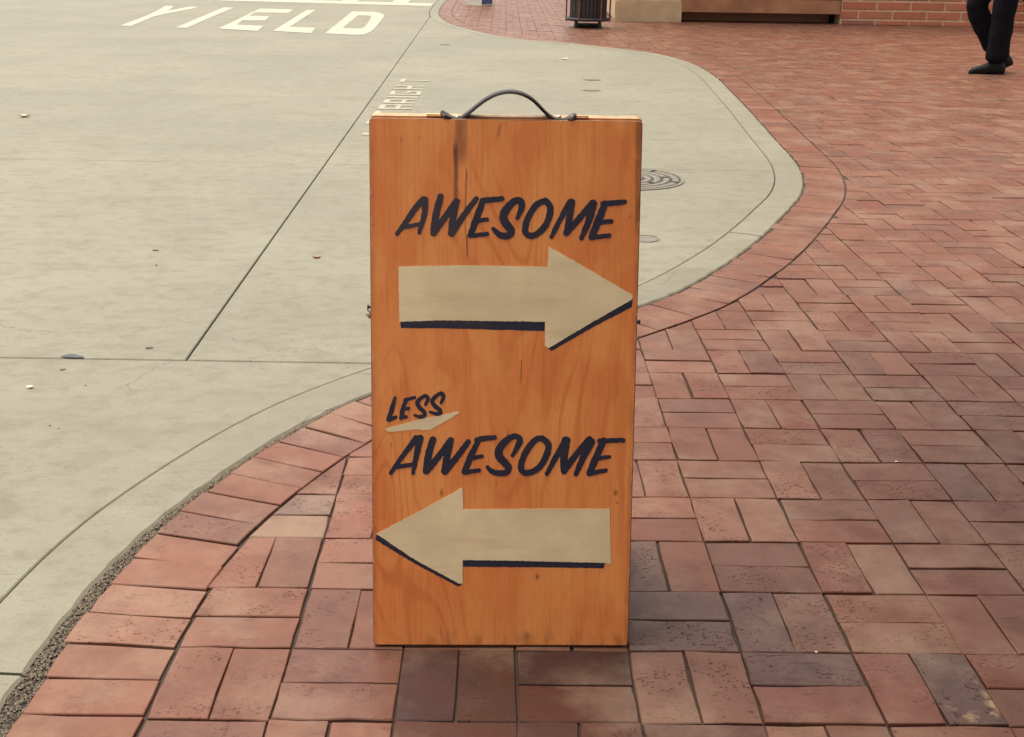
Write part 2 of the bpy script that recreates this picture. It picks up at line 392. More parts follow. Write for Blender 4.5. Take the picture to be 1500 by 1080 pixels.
M_brick = mat_brick()
M_conc = mat_concrete('road_concrete', (0.208, 0.202, 0.153))
M_kerb = mat_concrete('kerb_concrete', (0.206, 0.197, 0.148), 4.0, 0.7)
M_sand = plain('joint_sand', (0.045, 0.032, 0.025), 0.95, var=0.4, scale=180)
M_soil = plain('ground_soil', (0.20, 0.16, 0.12), 0.95, var=0.2, scale=6)
M_joint = plain('joint_filler', (0.05, 0.045, 0.045), 0.8, var=0.3, scale=90)
M_road_white = mat_paint('road_paint', (0.41, 0.40, 0.32), 0.75, (0.27, 0.265, 0.205), 2.0)
M_wood = mat_wood('stained_plywood')
M_wood_back = mat_wood('stained_plywood_back', False)
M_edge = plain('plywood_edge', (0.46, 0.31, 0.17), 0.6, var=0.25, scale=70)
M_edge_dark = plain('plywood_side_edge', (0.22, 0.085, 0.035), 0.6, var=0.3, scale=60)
M_cream = mat_paint('cream_paint', (0.80, 0.66, 0.42), 0.55, (0.68, 0.50, 0.30), 1.0)
M_navy = mat_paint('navy_paint', (0.016, 0.017, 0.040), 0.35, (0.060, 0.038, 0.045), 5.0)
M_navy_pale = mat_paint('pale_navy_paint', (0.036, 0.028, 0.044), 0.5, (0.085, 0.045, 0.04), 8.0)  # paler, greyer navy for the first two letters
M_leather = plain('black_leather', (0.012, 0.008, 0.008), 0.42, var=0.4, scale=120)
M_brass = plain('aged_brass', (0.42, 0.20, 0.09), 0.4, 0.8, 0.3, 200)
M_steel = plain('zinc_steel', (0.55, 0.53, 0.50), 0.32, 0.95, 0.2, 200)
M_black = plain('black_powder_coat', (0.020, 0.018, 0.020), 0.45, 0.0, 0.3, 40)

# ------------------------------------------------------------------ ground, road, kerb
g = MB().box(-400, 400, -120, 700, -0.6, -0.12).build('ground', M_soil); structure(g)

# road: a dark bed with separate cast slabs on it
road = empty('road'); structure(road, 'pale concrete road cast in slabs')
MB().box(-60, 3.0, -8, 60, -0.11, -0.020).build('joint_bed', M_joint, road)
ki = k_off(-0.150-0.004)
def kin_x(y): return float(np.interp(y, ki[:, 1], ki[:, 0]))
J0, J1 = gnd(272, 528), gnd(640, 10)
def jx(y): return J0[0]+(J1[0]-J0[0])*(y-J0[1])/(J1[1]-J0[1])
L0, L1 = gnd(0, 66), gnd(115, 37)
def lx(y): return -6.55+(y-14)*0.03
YJ = [-7.5, 3.250, 6.40, 9.15, 12.2, 15.3, 18.4, 21.5, 24.6, 27.7, 45.0]
def slab(poly): MB().prism(poly, -0.09, 0.0, 0.003).build('slab', M_conc, road)
for i in range(len(YJ)-1):
    h = 0.0035 if i < 1 else 0.0015
    ya, yb = YJ[i]+(0.0035 if i == 1 else 0.0012), YJ[i+1]-(0.0035 if i == 0 else 0.0012)
    ys = np.linspace(ya, yb, max(4, int((yb-ya)/0.06)))
    right = [(kin_x(y), y) for y in ys]
    if i == 0:
        slab([(-14.0, ya)]+right+[(-14.0, yb)])
    else:
        slab([(jx(ya)+0.003, ya)]+right+[(jx(yb)+0.003, yb)])
        slab([(lx(ya)+0.002, ya), (jx(ya)-0.003, ya), (jx(yb)-0.003, yb), (lx(yb)+0.002, yb)])
        slab([(-24.0, ya), (lx(ya)-0.002, ya), (lx(yb)-0.002, yb), (-24.0, yb)])

# kerb: cast lengths with a joint between them
kerb = empty('kerb'); structure(kerb, 'flush concrete kerb curving round the pavement corner')
def k_idx(px, py): return k_near(gnd(px, py))[0]
cuts = [0, k_idx(30, 988), k_idx(1110, 345), k_idx(1035, 101), k_idx(760, 58), len(KC)-1]
mid_ = [int((cuts[0]+cuts[1])/2), int(cuts[1]+(cuts[2]-cuts[1])*0.52)]
cuts = sorted(cuts+[mid_[0]])
for a, b in zip(cuts[:-1], cuts[1:]):
    ii = list(range(a, b+1))
    o_ = k_off(-0.003); n_ = k_off(-0.150)
    wob = [0.0022*math.sin(i*1.7)+0.002*random.uniform(-1, 1) for i in ii]
    outer = [tuple(o_[i]+KN[i]*w) for i, w in zip(ii, wob)]; inner = [tuple(n_[i]) for i in ii]
    e = 0.004
    outer[0] = tuple(np.array(outer[0])+KT[a]*e); inner[0] = tuple(np.array(inner[0])+KT[a]*e)
    outer[-1] = tuple(np.array(outer[-1])-KT[b]*e); inner[-1] = tuple(np.array(inner[-1])-KT[b]*e)
    # built as a strip so that the curved outline stays clean
    n = len(ii); v = []; f = []
    for (p, q) in zip(inner, outer):
        p = np.array(p); q = np.array(q); d = (q-p)/np.linalg.norm(q-p)
        pr = [(p, -0.09), (p, -0.004), (p+d*0.004, 0.002), (p+d*0.07, 0.0035), (q-d*0.006, 0.0015), (q, -0.004), (q, -0.09)]
        v += [(x[0], x[1], z) for x, z in pr]
    for i in range(n-1):
        for j in range(6): f.append((i*7+j, i*7+j+1, (i+1)*7+j+1, (i+1)*7+j))
    f.append(tuple(range(6, -1, -1))); f.append(tuple(range((n-1)*7, n*7)))
    mesh_obj('kerb_stone', v, f, M_kerb, kerb)

# ------------------------------------------------------------------ brick pavement
pave = empty('pavement'); structure(pave, 'red clay brick pavement in basket weave with a soldier course along the kerb')
bed_in = k_off(-0.06)
n = len(KC); v = [(p[0], p[1], -0.0065) for p in bed_in]+[(16.0, p[1], -0.0065) for p in KC]
mesh_obj('sand_bed', v, [(i, n+i, n+i+1, i+1) for i in range(n-1)], M_sand, pave)

def clip(poly, pt, nrm):
    out = []
    for i in range(len(poly)):
        a, b = np.array(poly[i-1]), np.array(poly[i]); da, db = (a-pt)@nrm, (b-pt)@nrm
        if (da >= 0) != (db >= 0): out.append(tuple(a+(b-a)*(da/(da-db))))
        if db >= 0: out.append(tuple(b))
    return out
def area(poly):
    return 0.5*sum(poly[i-1][0]*poly[i][1]-poly[i][0]*poly[i-1][1] for i in range(len(poly)))
PAL = [((0.178,0.074,0.045), 6), ((0.168,0.068,0.041), 5), ((0.190,0.084,0.053), 3), ((0.158,0.062,0.038), 4), ((0.155,0.072,0.046), 3), ((0.138,0.062,0.043), 1.0), ((0.200,0.098,0.064), 1.0), ((0.172,0.059,0.036), 1.4)]
PW = np.cumsum([w for _, w in PAL]); PW = PW/PW[-1]
def rand_col():
    c = np.array(PAL[int(np.searchsorted(PW, random.random()))][0])
    return c*random.uniform(0.90, 1.03)*np.array([1.0, 0.93, 0.92])
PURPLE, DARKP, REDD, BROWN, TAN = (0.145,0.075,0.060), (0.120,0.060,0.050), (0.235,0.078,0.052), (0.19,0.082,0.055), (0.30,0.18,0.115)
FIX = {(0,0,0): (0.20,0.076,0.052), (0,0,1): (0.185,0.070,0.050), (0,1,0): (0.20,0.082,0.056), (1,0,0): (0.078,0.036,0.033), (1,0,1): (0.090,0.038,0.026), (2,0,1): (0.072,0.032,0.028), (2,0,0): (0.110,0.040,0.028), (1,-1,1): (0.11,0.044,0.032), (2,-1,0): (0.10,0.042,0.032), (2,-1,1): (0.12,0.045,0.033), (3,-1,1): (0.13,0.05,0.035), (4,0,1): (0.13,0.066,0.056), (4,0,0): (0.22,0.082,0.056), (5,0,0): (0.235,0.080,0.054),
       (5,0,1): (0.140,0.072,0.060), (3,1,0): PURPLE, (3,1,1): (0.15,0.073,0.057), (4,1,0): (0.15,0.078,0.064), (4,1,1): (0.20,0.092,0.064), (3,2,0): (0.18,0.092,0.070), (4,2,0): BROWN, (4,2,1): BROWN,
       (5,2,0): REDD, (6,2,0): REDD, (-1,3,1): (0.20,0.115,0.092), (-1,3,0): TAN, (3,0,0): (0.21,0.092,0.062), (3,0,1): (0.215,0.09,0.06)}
def course_in(y): return float(np.interp(y, [1.5, 1.9, 2.2, 2.6], [0.2395, 0.228, 0.212, 0.2085]))
bricks = []       # (poly ccw, colour, stain)
def jit_rect(cx, cy, lx_, ly_):
    """outline of one paver with slightly worn, wandering edges (world xy)"""
    hx, hy = lx_/2, ly_/2; j = lambda s=0.0012: random.gauss(0, s)
    pts = []
    if hx > hy: sub = [3, 2, 3, 2]
    else: sub = [2, 3, 2, 3]
    cs = [(-hx, -hy), (hx, -hy), (hx, hy), (-hx, hy)]
    for i in range(4):
        a, b = cs[i], cs[(i+1) % 4]
        for s in range(sub[i]):
            t = s/sub[i]; pts.append((a[0]+(b[0]-a[0])*t+j(), a[1]+(b[1]-a[1])*t+j()))
    r = random.gauss(0, 0.003); c, s = math.cos(r), math.sin(r)
    dx, dy = random.gauss(0, 0.0009), random.gauss(0, 0.0009)
    return [(cx+dx+c*x-s*y, cy+dy+s*x+c*y) for x, y in pts]
BACK_Y = 18.14
for r in range(-9, 150):
    for c in range(-8, 52):
        cw = gw(c+0.5, r+0.5)
        if cw[1] > BACK_Y+0.55 and cw[0] > 1.45: continue
        if cw[0] > 0.50*cw[1]+1.6 or cw[0] > 9.0: continue
        i, d = k_near(cw)
        if d < 0.05: continue
        hor = (c+r) % 2 == 0
        for h in (0, 1):
            if hor: q = (c+0.5, r+0.25+0.5*h); L = (G_U-0.0038, G_U/2-0.0036)
            else: q = (c+0.25+0.5*h, r+0.5); L = (G_U/2-0.0036, G_U-0.0038)
            poly = jit_rect(0, 0, *L)
            poly = [tuple(gw(*q)+gx*x+gy*y) for x, y in poly]
            w = gw(*q); i, d = k_near(w)
            if d < 0.40:
                i2 = i; lim = KC[i]+KN[i]*(course_in(KC[i][1])+0.0085)
                poly = clip(poly, lim, KN[i])
                if len(poly) < 3 or area(poly) < 0.0016: continue
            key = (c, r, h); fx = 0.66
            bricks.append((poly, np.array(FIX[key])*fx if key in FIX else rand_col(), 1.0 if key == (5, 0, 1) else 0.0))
# soldier course along the kerb
s_in = k_off(0.209)
arc = np.r_[0, np.cumsum(np.linalg.norm(np.diff(k_off(0.11), axis=0), axis=1))]
pos = 3.0
tot = arc[-1]-14
def at_arc(s, d):
    i = min(int(np.searchsorted(arc, s)), len(KC)-1); i0 = max(i-1, 0)
    t = 0 if arc[i] == arc[i0] else (s-arc[i0])/(arc[i]-arc[i0])
    return (KC[i0]*(1-t)+KC[i]*t)+(KN[i0]*(1-t)+KN[i]*t)*d
while pos < tot:
    w = 0.0995; g0 = 0.0022
    gap = 0.008
    y_ = at_arc(pos, 0)[1]
    gap = float(np.interp(y_, [1.2, 1.57, 1.9, 2.3, 2.7, 3.2], [0.040, 0.036, 0.029, 0.016, 0.008, 0.007]))*(1 if y_ < 4 else 1)
    a, b = pos+g0, pos+w-g0
    j = lambda s=0.0012: random.gauss(0, s)
    wob = random.gauss(0, 0.003)
    sk = random.gauss(0, 0.0015)
    ci = course_in(y_)
    poly = [at_arc(a+j()+sk, gap+wob+j()), at_arc(a+j(), 0.115+j()), at_arc(a+j()-sk, ci+j(.0006)), at_arc((a+b)/2, ci+j(.0006)), at_arc(b+j()-sk, ci+j(.0006)), at_arc(b+j(), 0.115), at_arc(b+j()+sk, gap+wob+j()), at_arc((a+b)/2+j(), gap+wob+j(0.0015))]
    poly = [tuple(p) for p in poly]
    if area(poly) < 0: poly = poly[::-1]
    bricks.append((poly, rand_col()*1.08, 0.0))
    pos += w
def brick_rank(poly):
    P = np.array([to_px((p[0], p[1], 0)) for p in poly])
    if (P[:, 2] < 0.3).any(): return 0
    cx, cy = P[:, 0].mean(), P[:, 1].mean()
    Q = np.stack([P[:, 0].clip(0, 1500), P[:, 1].clip(0, 1080)], 1)
    ar = abs(area([tuple(q) for q in Q]))
    if 552 < cx < 915 and 180 < cy < 930: ar = 0
    return ar
ranks = [brick_rank(b[0]) for b in bricks]
order = sorted(range(len(bricks)), key=lambda i: -ranks[i])
own = set(order[:300])
def brick_geo(mb, poly):
    n0 = len(mb.v); cx = np.mean([p[0] for p in poly]); cy = np.mean([p[1] for p in poly])
    dz = random.gauss(0, 0.0009); tx, ty = random.gauss(0, 0.006), random.gauss(0, 0.006)
    mb.prism(poly, -0.05, 0.0, random.uniform(0.0010, 0.0022))
    for i in range(n0, len(mb.v)):
        x, y, z = mb.v[i]
        if z > -0.04: mb.v[i] = (x, y, z+dz+(x-cx)*tx+(y-cy)*ty)
def set_attr(me, cols, seeds, stains):
    a = me.color_attributes.new('tint', 'FLOAT_COLOR', 'POINT'); a.data.foreach_set('color', np.c_[cols, np.ones(len(cols))].astype(np.float32).ravel())
    a = me.attributes.new('seed', 'FLOAT_VECTOR', 'POINT'); a.data.foreach_set('vector', np.array(seeds, np.float32).ravel())
    a = me.attributes.new('stain', 'FLOAT', 'POINT'); a.data.foreach_set('value', np.array(stains, np.float32))
rest = MB(); rc, rs = [], []
for i, (poly, colr, st) in enumerate(bricks):
    sd = (random.random(), random.random(), random.random())
    if i in own:
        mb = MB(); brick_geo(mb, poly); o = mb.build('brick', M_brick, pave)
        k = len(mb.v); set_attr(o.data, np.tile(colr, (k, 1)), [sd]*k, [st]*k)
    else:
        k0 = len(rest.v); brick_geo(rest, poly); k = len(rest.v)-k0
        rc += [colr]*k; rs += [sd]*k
o = rest.build('distant_bricks', M_brick, pave); set_attr(o.data, np.array(rc), rs, [0.0]*len(rs)); o['kind'] = 'stuff'

# loose grit in the gap between kerb and soldier course
mb = MB(); gc = []
for t in range(5200):
    y = random.uniform(1.2, 2.9); wd = float(np.interp(y, [1.2, 1.57, 1.9, 2.3, 2.7, 3.2], [0.045, 0.041, 0.034, 0.020, 0.009, 0.006]))
    i = int(np.argmin(np.abs(KC[:, 1]-y))); d = random.uniform(-0.004, wd+0.003)
    p = KC[i]+KN[i]*d+KT[i]*random.uniform(-.015, .015); r = abs(random.gauss(0.0016, 0.0009))+0.0006
    z = -0.0045+r*0.3+0.003*random.random()*math.sin(math.pi*min(max(d/wd, 0), 1))
    vs = [(p[0]+r*random.uniform(.6, 1.3)*a, p[1]+r*random.uniform(.6, 1.3)*b, z+r*random.uniform(.6, 1.2)*c_) for a, b, c_ in ((1,0,0),(-1,0,0),(0,1,0),(0,-1,0),(0,0,1),(0,0,-1))]
    mb.add(vs, [(0,2,4),(2,1,4),(1,3,4),(3,0,4),(2,0,5),(1,2,5),(3,1,5),(0,3,5)])
M_grit = plain('grit', (0.20, 0.165, 0.125), 0.9, var=0.6, scale=330)
tag(mb.build('gravel', M_grit), 'dark loose grit filling the gap between kerb and bricks', 'gravel', kind='stuff')

# ------------------------------------------------------------------ painted road markings
def flat_poly(name, loops, z, mat, parent, thick=0.0, inside=None):
    """filled outline(s) in xy (even-odd), as a thin sheet with its top at z"""
    co, ed = [], []
    for L in loops:
        s = len(co); co += [Vector(p) for p in L]; ed += [(s+i, s+(i+1) % len(L)) for i in range(len(L))]
    r = delaunay_2d_cdt(co, ed, [], 0, 1e-7)
    def odd(x, y):
        c = False
        for L in loops:
            for i in range(len(L)):
                (x1, y1), (x2, y2) = L[i-1], L[i]
                if (y1 > y) != (y2 > y) and x < (x2-x1)*(y-y1)/(y2-y1)+x1: c = not c
        return c
    V = r[0]; fs = []
    for t in r[2]:
        cx = sum(V[i].x for i in t)/len(t); cy = sum(V[i].y for i in t)/len(t)
        if odd(cx, cy): fs.append(tuple(t))
    return V, fs
def ground_mark(name, loops_px, parent, mat=M_road_white, z=0.0035, px=True):
    loops = [[gnd(*p) for p in L] for L in loops_px] if px else loops_px
    V, fs = flat_poly(name, loops, z, mat, parent)
    n = len(V); v = [(p.x, p.y, z) for p in V]
    fs = [f if ((V[f[1]]-V[f[0]]).cross(V[f[2]]-V[f[0]])) > 0 else f[::-1] for f in fs]
    return mesh_obj(name, v, fs, mat, parent)
z1 = lambda P: [(160+x/5.0, y/5.0) for x, y in P]
z2 = lambda P: [(400+x/4.6875, y/4.6875) for x, y in P]
yl = empty('yield_marking'); tag(yl, 'white painted word YIELD lying on the concrete road', 'road marking')
ground_mark('letter', [z1([(80,190),(158,194),(330,122),(415,103),(600,68),(655,52),(590,50),(432,82),(475,46),(410,45),(345,85),(270,118)])], yl)
ground_mark('letter', [z1([(487,204),(565,208),(910,58),(840,56)])], yl)
ground_mark('letter', [z1([(800,212),(1085,230),(1130,193),(935,183),(975,152),(1140,153),(1175,122),(1030,118),(1070,93),(1310,98),(1350,72),(1105,65)])], yl)
ground_mark('letter', [z2([(0,215),(262,230),(292,193),(115,187),(292,72),(232,70)])], yl)
ground_mark('letter', [z2([(355,232),(560,242),(622,240),(665,225),(700,195),(755,125),(765,108),(740,92),(700,84),(545,80)]), z2([(478,195),(605,198),(632,185),(677,122),(660,110),(585,108)])], yl)
# crosswalk: near line, rungs, far line
cwk = empty('crosswalk_marking'); tag(cwk, 'white ladder crosswalk lines across the road beyond the word', 'crosswalk')
A0, A1 = gnd(400, 3.2), gnd(631, 9.4); B0, B1 = gnd(400, -0.6), gnd(633, 5.3)
dA = np.array(A1)-np.array(A0); dA = dA/dA[0]
def cw(x, off): return (x, A0[1]+(x-A0[0])*dA[1]+off)
lw = B1[1]-A1[1]
ground_mark('line', [[cw(-9.5, 0), cw(A1[0], 0), cw(A1[0], lw), cw(-9.5, lw)]], cwk, px=False)
ground_mark('line', [[cw(-9.5, 4.2), cw(A1[0]-.1, 4.2), cw(A1[0]-.1, 4.2+lw), cw(-9.5, 4.2+lw)]], cwk, px=False)
for xr in [gnd(589, 2)[0]-0.95*i for i in range(9)]:
    ground_mark('line', [[cw(xr-0.15, lw+0.003), cw(xr+0.15, lw+0.003), cw(xr+0.10, 4.197), cw(xr-0.20, 4.197)]], cwk, px=False)
# STRAIGHT: reads away from the sign, tops of the letters towards the road
sw = empty('straight_marking'); tag(sw, 'small faded white word STRAIGHT painted beside the long road joint', 'road marking')
def bars(y0, strokes, wd=0.24):
    for (u0, u1, v0, v1) in strokes:      # u along reading direction, v up the letter
        xb, xt = -0.765, -1.012
        X0, X1 = xb+(xt-xb)*v0, xb+(xt-xb)*v1
        yield [(X1, y0+u0*wd), (X0, y0+u0*wd), (X0, y0+u1*wd), (X1, y0+u1*wd)]
M_faded = mat_paint('faded_road_paint', (0.36, 0.345, 0.245), 0.8, (0.23, 0.228, 0.185), 6.0)
t_ = 0.22
GLY = {'S': [(0,1,0,.18),(0,t_,.41,.59) ,(t_,1-t_,.41,.59),(1-t_,1,.18,.59),(0,t_,.59,1),(t_,1,.82,1)],
       'T': [(.39,.61,0,.82),(0,1,.82,1)], 'R': [(0,t_,0,1),(t_,1,.82,1),(1-t_,1,.5,.82),(t_,1,.36,.5),(1-t_,1,0,.36)],
       'A': [(0,t_,0,.8),(1-t_,1,0,.8),(t_,1-t_,.3,.45),(.1,.9,.8,1)], 'I': [(.36,.64,0,1)],
       'G': [(0,t_,0,1),(t_,1,0,.16),(t_,1,.84,1),(1-t_,1,.16,.5),(.55,1-t_,.36,.5)], 'H': [(0,t_,0,1),(1-t_,1,0,1),(t_,1-t_,.42,.58)]}
for ch, yc in zip('STRAIGHT', [7.10, 7.42, 8.66, 8.96, 9.205, 9.45, 9.80, 10.29]):
    if ch == 'S': yc = 7.95
    if ch == 'T' and yc < 8: yc = 8.31
    loops = list(bars(yc-0.12, GLY[ch]))
    v, f = [], []
    for L in loops:
        f.append(tuple(range(len(v), len(v)+4))); v += [(p[0]+0.001*0, p[1], 0.0035) for p in L]
    mesh_obj('letter', v, f, M_faded, sw)
for (yc, nm) in ((7.42, 'dash'),):
    tag(mesh_obj('paint_dash', [(-0.98, yc-.03, .0035), (-0.80, yc-.03, .0035), (-0.80, yc+.03, .0035), (-0.98, yc+.03, .0035)], [(0,1,2,3)], M_faded), 'faded white paint dash on concrete beside the sign', 'road marking')

# ------------------------------------------------------------------ sandwich board
board = empty('sandwich_board', tuple(B_O)); tag(board, 'orange wooden sandwich board with two painted arrows and leather handle', 'sign')
Rb = Matrix(((b_x[0], b_back[0], 0), (b_x[1], b_back[1], 0), (0, 0, 1)))
board.rotation_euler = Rb.to_euler()
TH = 0.016
def panel_mesh(name, parent, mats, r=0.006):
    """panel in its own frame: x across, z up, front face at y=0, back at y=TH; rounded corners, eased front edge"""
    def outline(ins, rr):
        o = []
        x0, x1, z0, z1 = -BW/2+ins, BW/2-ins, ins, BH-ins
        for (cx, cz, a0) in ((x1-rr, z0+rr, -90), (x1-rr, z1-rr, 0), (x0+rr, z1-rr, 90), (x0+rr, z0+rr, 180)):
            for k in range(5):
                a = math.radians(a0+22.5*k); o.append((cx+rr*math.cos(a), cz+rr*math.sin(a)))
        return o
    rings = [(outline(0.0016, r-0.0012), 0.0), (outline(0.0004, r), 0.0006), (outline(0, r), 0.0018), (outline(0, r), TH-0.0018), (outline(0.0016, r-0.0012), TH)]
    v, f = [], []
    for o, y in rings: v += [(x, y, z) for x, z in o]
    n = 20
    for i in range(4):
        for k in range(n): f.append((i*n+k, i*n+(k+1) % n, (i+1)*n+(k+1) % n, (i+1)*n+k))
    f.append(tuple(range(n-1, -1, -1))); f.append(tuple(range(4*n, 5*n)))
    o = mesh_obj(name, v, [q[::-1] for q in f], mats, parent)
    for p in o.data.polygons:
        nz, ny = p.normal.z, p.normal.y
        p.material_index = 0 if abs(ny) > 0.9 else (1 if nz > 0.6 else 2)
    return o
front = panel_mesh('front_panel', board, [M_wood, M_edge, M_edge_dark])
front.rotation_euler = (-B_TILT, 0, 0)
front['label'] = 'orange stained plywood panel lettered in navy with cream arrows'
back = panel_mesh('back_panel', board, [M_wood_back, M_edge, M_edge_dark])
# hinge line at the rear top edge of the front panel
top_y = BH*math.sin(B_TILT)+TH*math.cos(B_TILT); top_z = BH*math.cos(B_TILT)-TH*math.sin(B_TILT)
BT = B_TILT*0.98
back.rotation_euler = (BT, 0, 0)
back.location = (0.001, top_y+0.003+BH*math.sin(BT)+0.0, 0.004)
# make its top meet the hinge line
back.location.z = 0.0

# paint on the front panel -------------------------------------------------
def in_panel(loops_px): return [[brd(*p) for p in L] for L in loops_px]
def paint_shape(name, loops, y_top, mat, y_base=0.0):
    V, fs = flat_poly(name, loops, 0, mat, front)
    n = len(V); v = [(p.x, -y_top, p.y) for p in V]
    out = []
    for f in fs:
        a = (V[f[1]]-V[f[0]]).cross(V[f[2]]-V[f[0]])
        out.append(f if a > 0 else f[::-1])
    # rim of the paint film
    cnt = {}
    for f in out:
        for i in range(len(f)): cnt[(f[i-1], f[i])] = 1
    v += [(p.x, -y_base, p.y) for p in V]
    rim = [(b, a, a+n, b+n) for (a, b) in cnt if (b, a) not in cnt]
    return mesh_obj(name, v, out+rim, mat, front)
zA = lambda x, y: (560+x/7.5, 270+y/7.5)
zB = lambda x, y: (730+x/6.818, 270+y/6.818)
zC = lambda x, y: (550+x/7.2, 560+y/7.2)
zD = lambda x, y: (730+x/7.5, 620+y/7.5)
zE = lambda x, y: (520+x/3.409, 360+y/3.409)
zF = lambda x, y: (520+x/3.409, 660+y/3.409)
SC = {zA: 7.5, zB: 6.818, zC: 7.2, zD: 7.5}
def smooth_path(pts, n=10):
    if len(pts) == 2: return pts
    P = np.array(pts, float); out = []
    for i in range(len(P)-1):
        p0 = P[max(i-1, 0)]; p1 = P[i]; p2 = P[i+1]; p3 = P[min(i+2, len(P)-1)]
        for t in np.linspace(0, 1, n, endpoint=False):
            out.append(0.5*((2*p1)+(-p0+p2)*t+(2*p0-5*p1+4*p2-p3)*t*t+(-p0+3*p1-3*p2+p3)*t**3))
    out.append(P[-1]); return out
def brush_letter(strokes, seed):
    """strokes: list of (points in px with width) -> outline loops in px, by contouring the union of tapered capsules"""
    segs = []
    for st in strokes:
        q = smooth_path(st)
        for a, b in zip(q[:-1], q[1:]): segs.append((a, b))
    S = np.array([(a[0], a[1], a[2]/2, b[0], b[1], b[2]/2) for a, b in segs])
    x0, y0 = S[:, [0, 3]].min()-8, S[:, [1, 4]].min()-8; x1, y1 = S[:, [0, 3]].max()+8, S[:, [1, 4]].max()+8
    st = 0.5; nx, ny = int((x1-x0)/st)+1, int((y1-y0)/st)+1
    gxx, gyy = np.meshgrid(x0+np.arange(nx)*st, y0+np.arange(ny)*st, indexing='ij')
    D = np.full(gxx.shape, 1e3)
    for (ax, ay, ar, bx, by, br) in S:
        dx, dy = bx-ax, by-ay; L2 = dx*dx+dy*dy+1e-9
        t = np.clip(((gxx-ax)*dx+(gyy-ay)*dy)/L2, 0, 1)
        D = np.minimum(D, np.hypot(gxx-ax-t*dx, gyy-ay-t*dy)-(ar+(br-ar)*t))
    r2 = np.random.default_rng(seed); ph = r2.uniform(0, 6.28, 6)
    D += 0.28*np.sin(gxx*0.55+ph[0]+0.7*np.sin(gyy*.31+ph[1]))*np.sin(gyy*0.48+ph[2])+0.18*np.sin(gxx*1.3+gyy*0.9+ph[3])
    # marching squares
    edges = {}
    def ip(i, j, k, l):
        a, b = D[i, j], D[k, l]; t = a/(a-b)
        return (x0+(i+(k-i)*t)*st, y0+(j+(l-j)*t)*st)
    for i in range(nx-1):
        for j in range(ny-1):
            c = [(i, j), (i+1, j), (i+1, j+1), (i, j+1)]; s = [D[q] < 0 for q in c]
            if all(s) or not any(s): continue
            pts = []
            for e in range(4):
                a, b = c[e], c[(e+1) % 4]
                if s[e] != s[(e+1) % 4]: pts.append(((min(a, b), max(a, b)), ip(*a, *b), s[e]))
            outs = [p for p in pts if p[2]]; ins_ = [p for p in pts if not p[2]]
            for p, q in zip(outs, ins_): edges[p[0]] = (q[0], p[1])
    loops = []
    while edges:
        k0 = next(iter(edges)); k = k0; L = []
        while k in edges:
            nk, pt = edges.pop(k); L.append(pt); k = nk
        if len(L) > 12: loops.append(L[::2])
    return loops
def W(z, *pts): return [(*z(p[0], p[1]), p[2]/SC[z]) for p in pts]
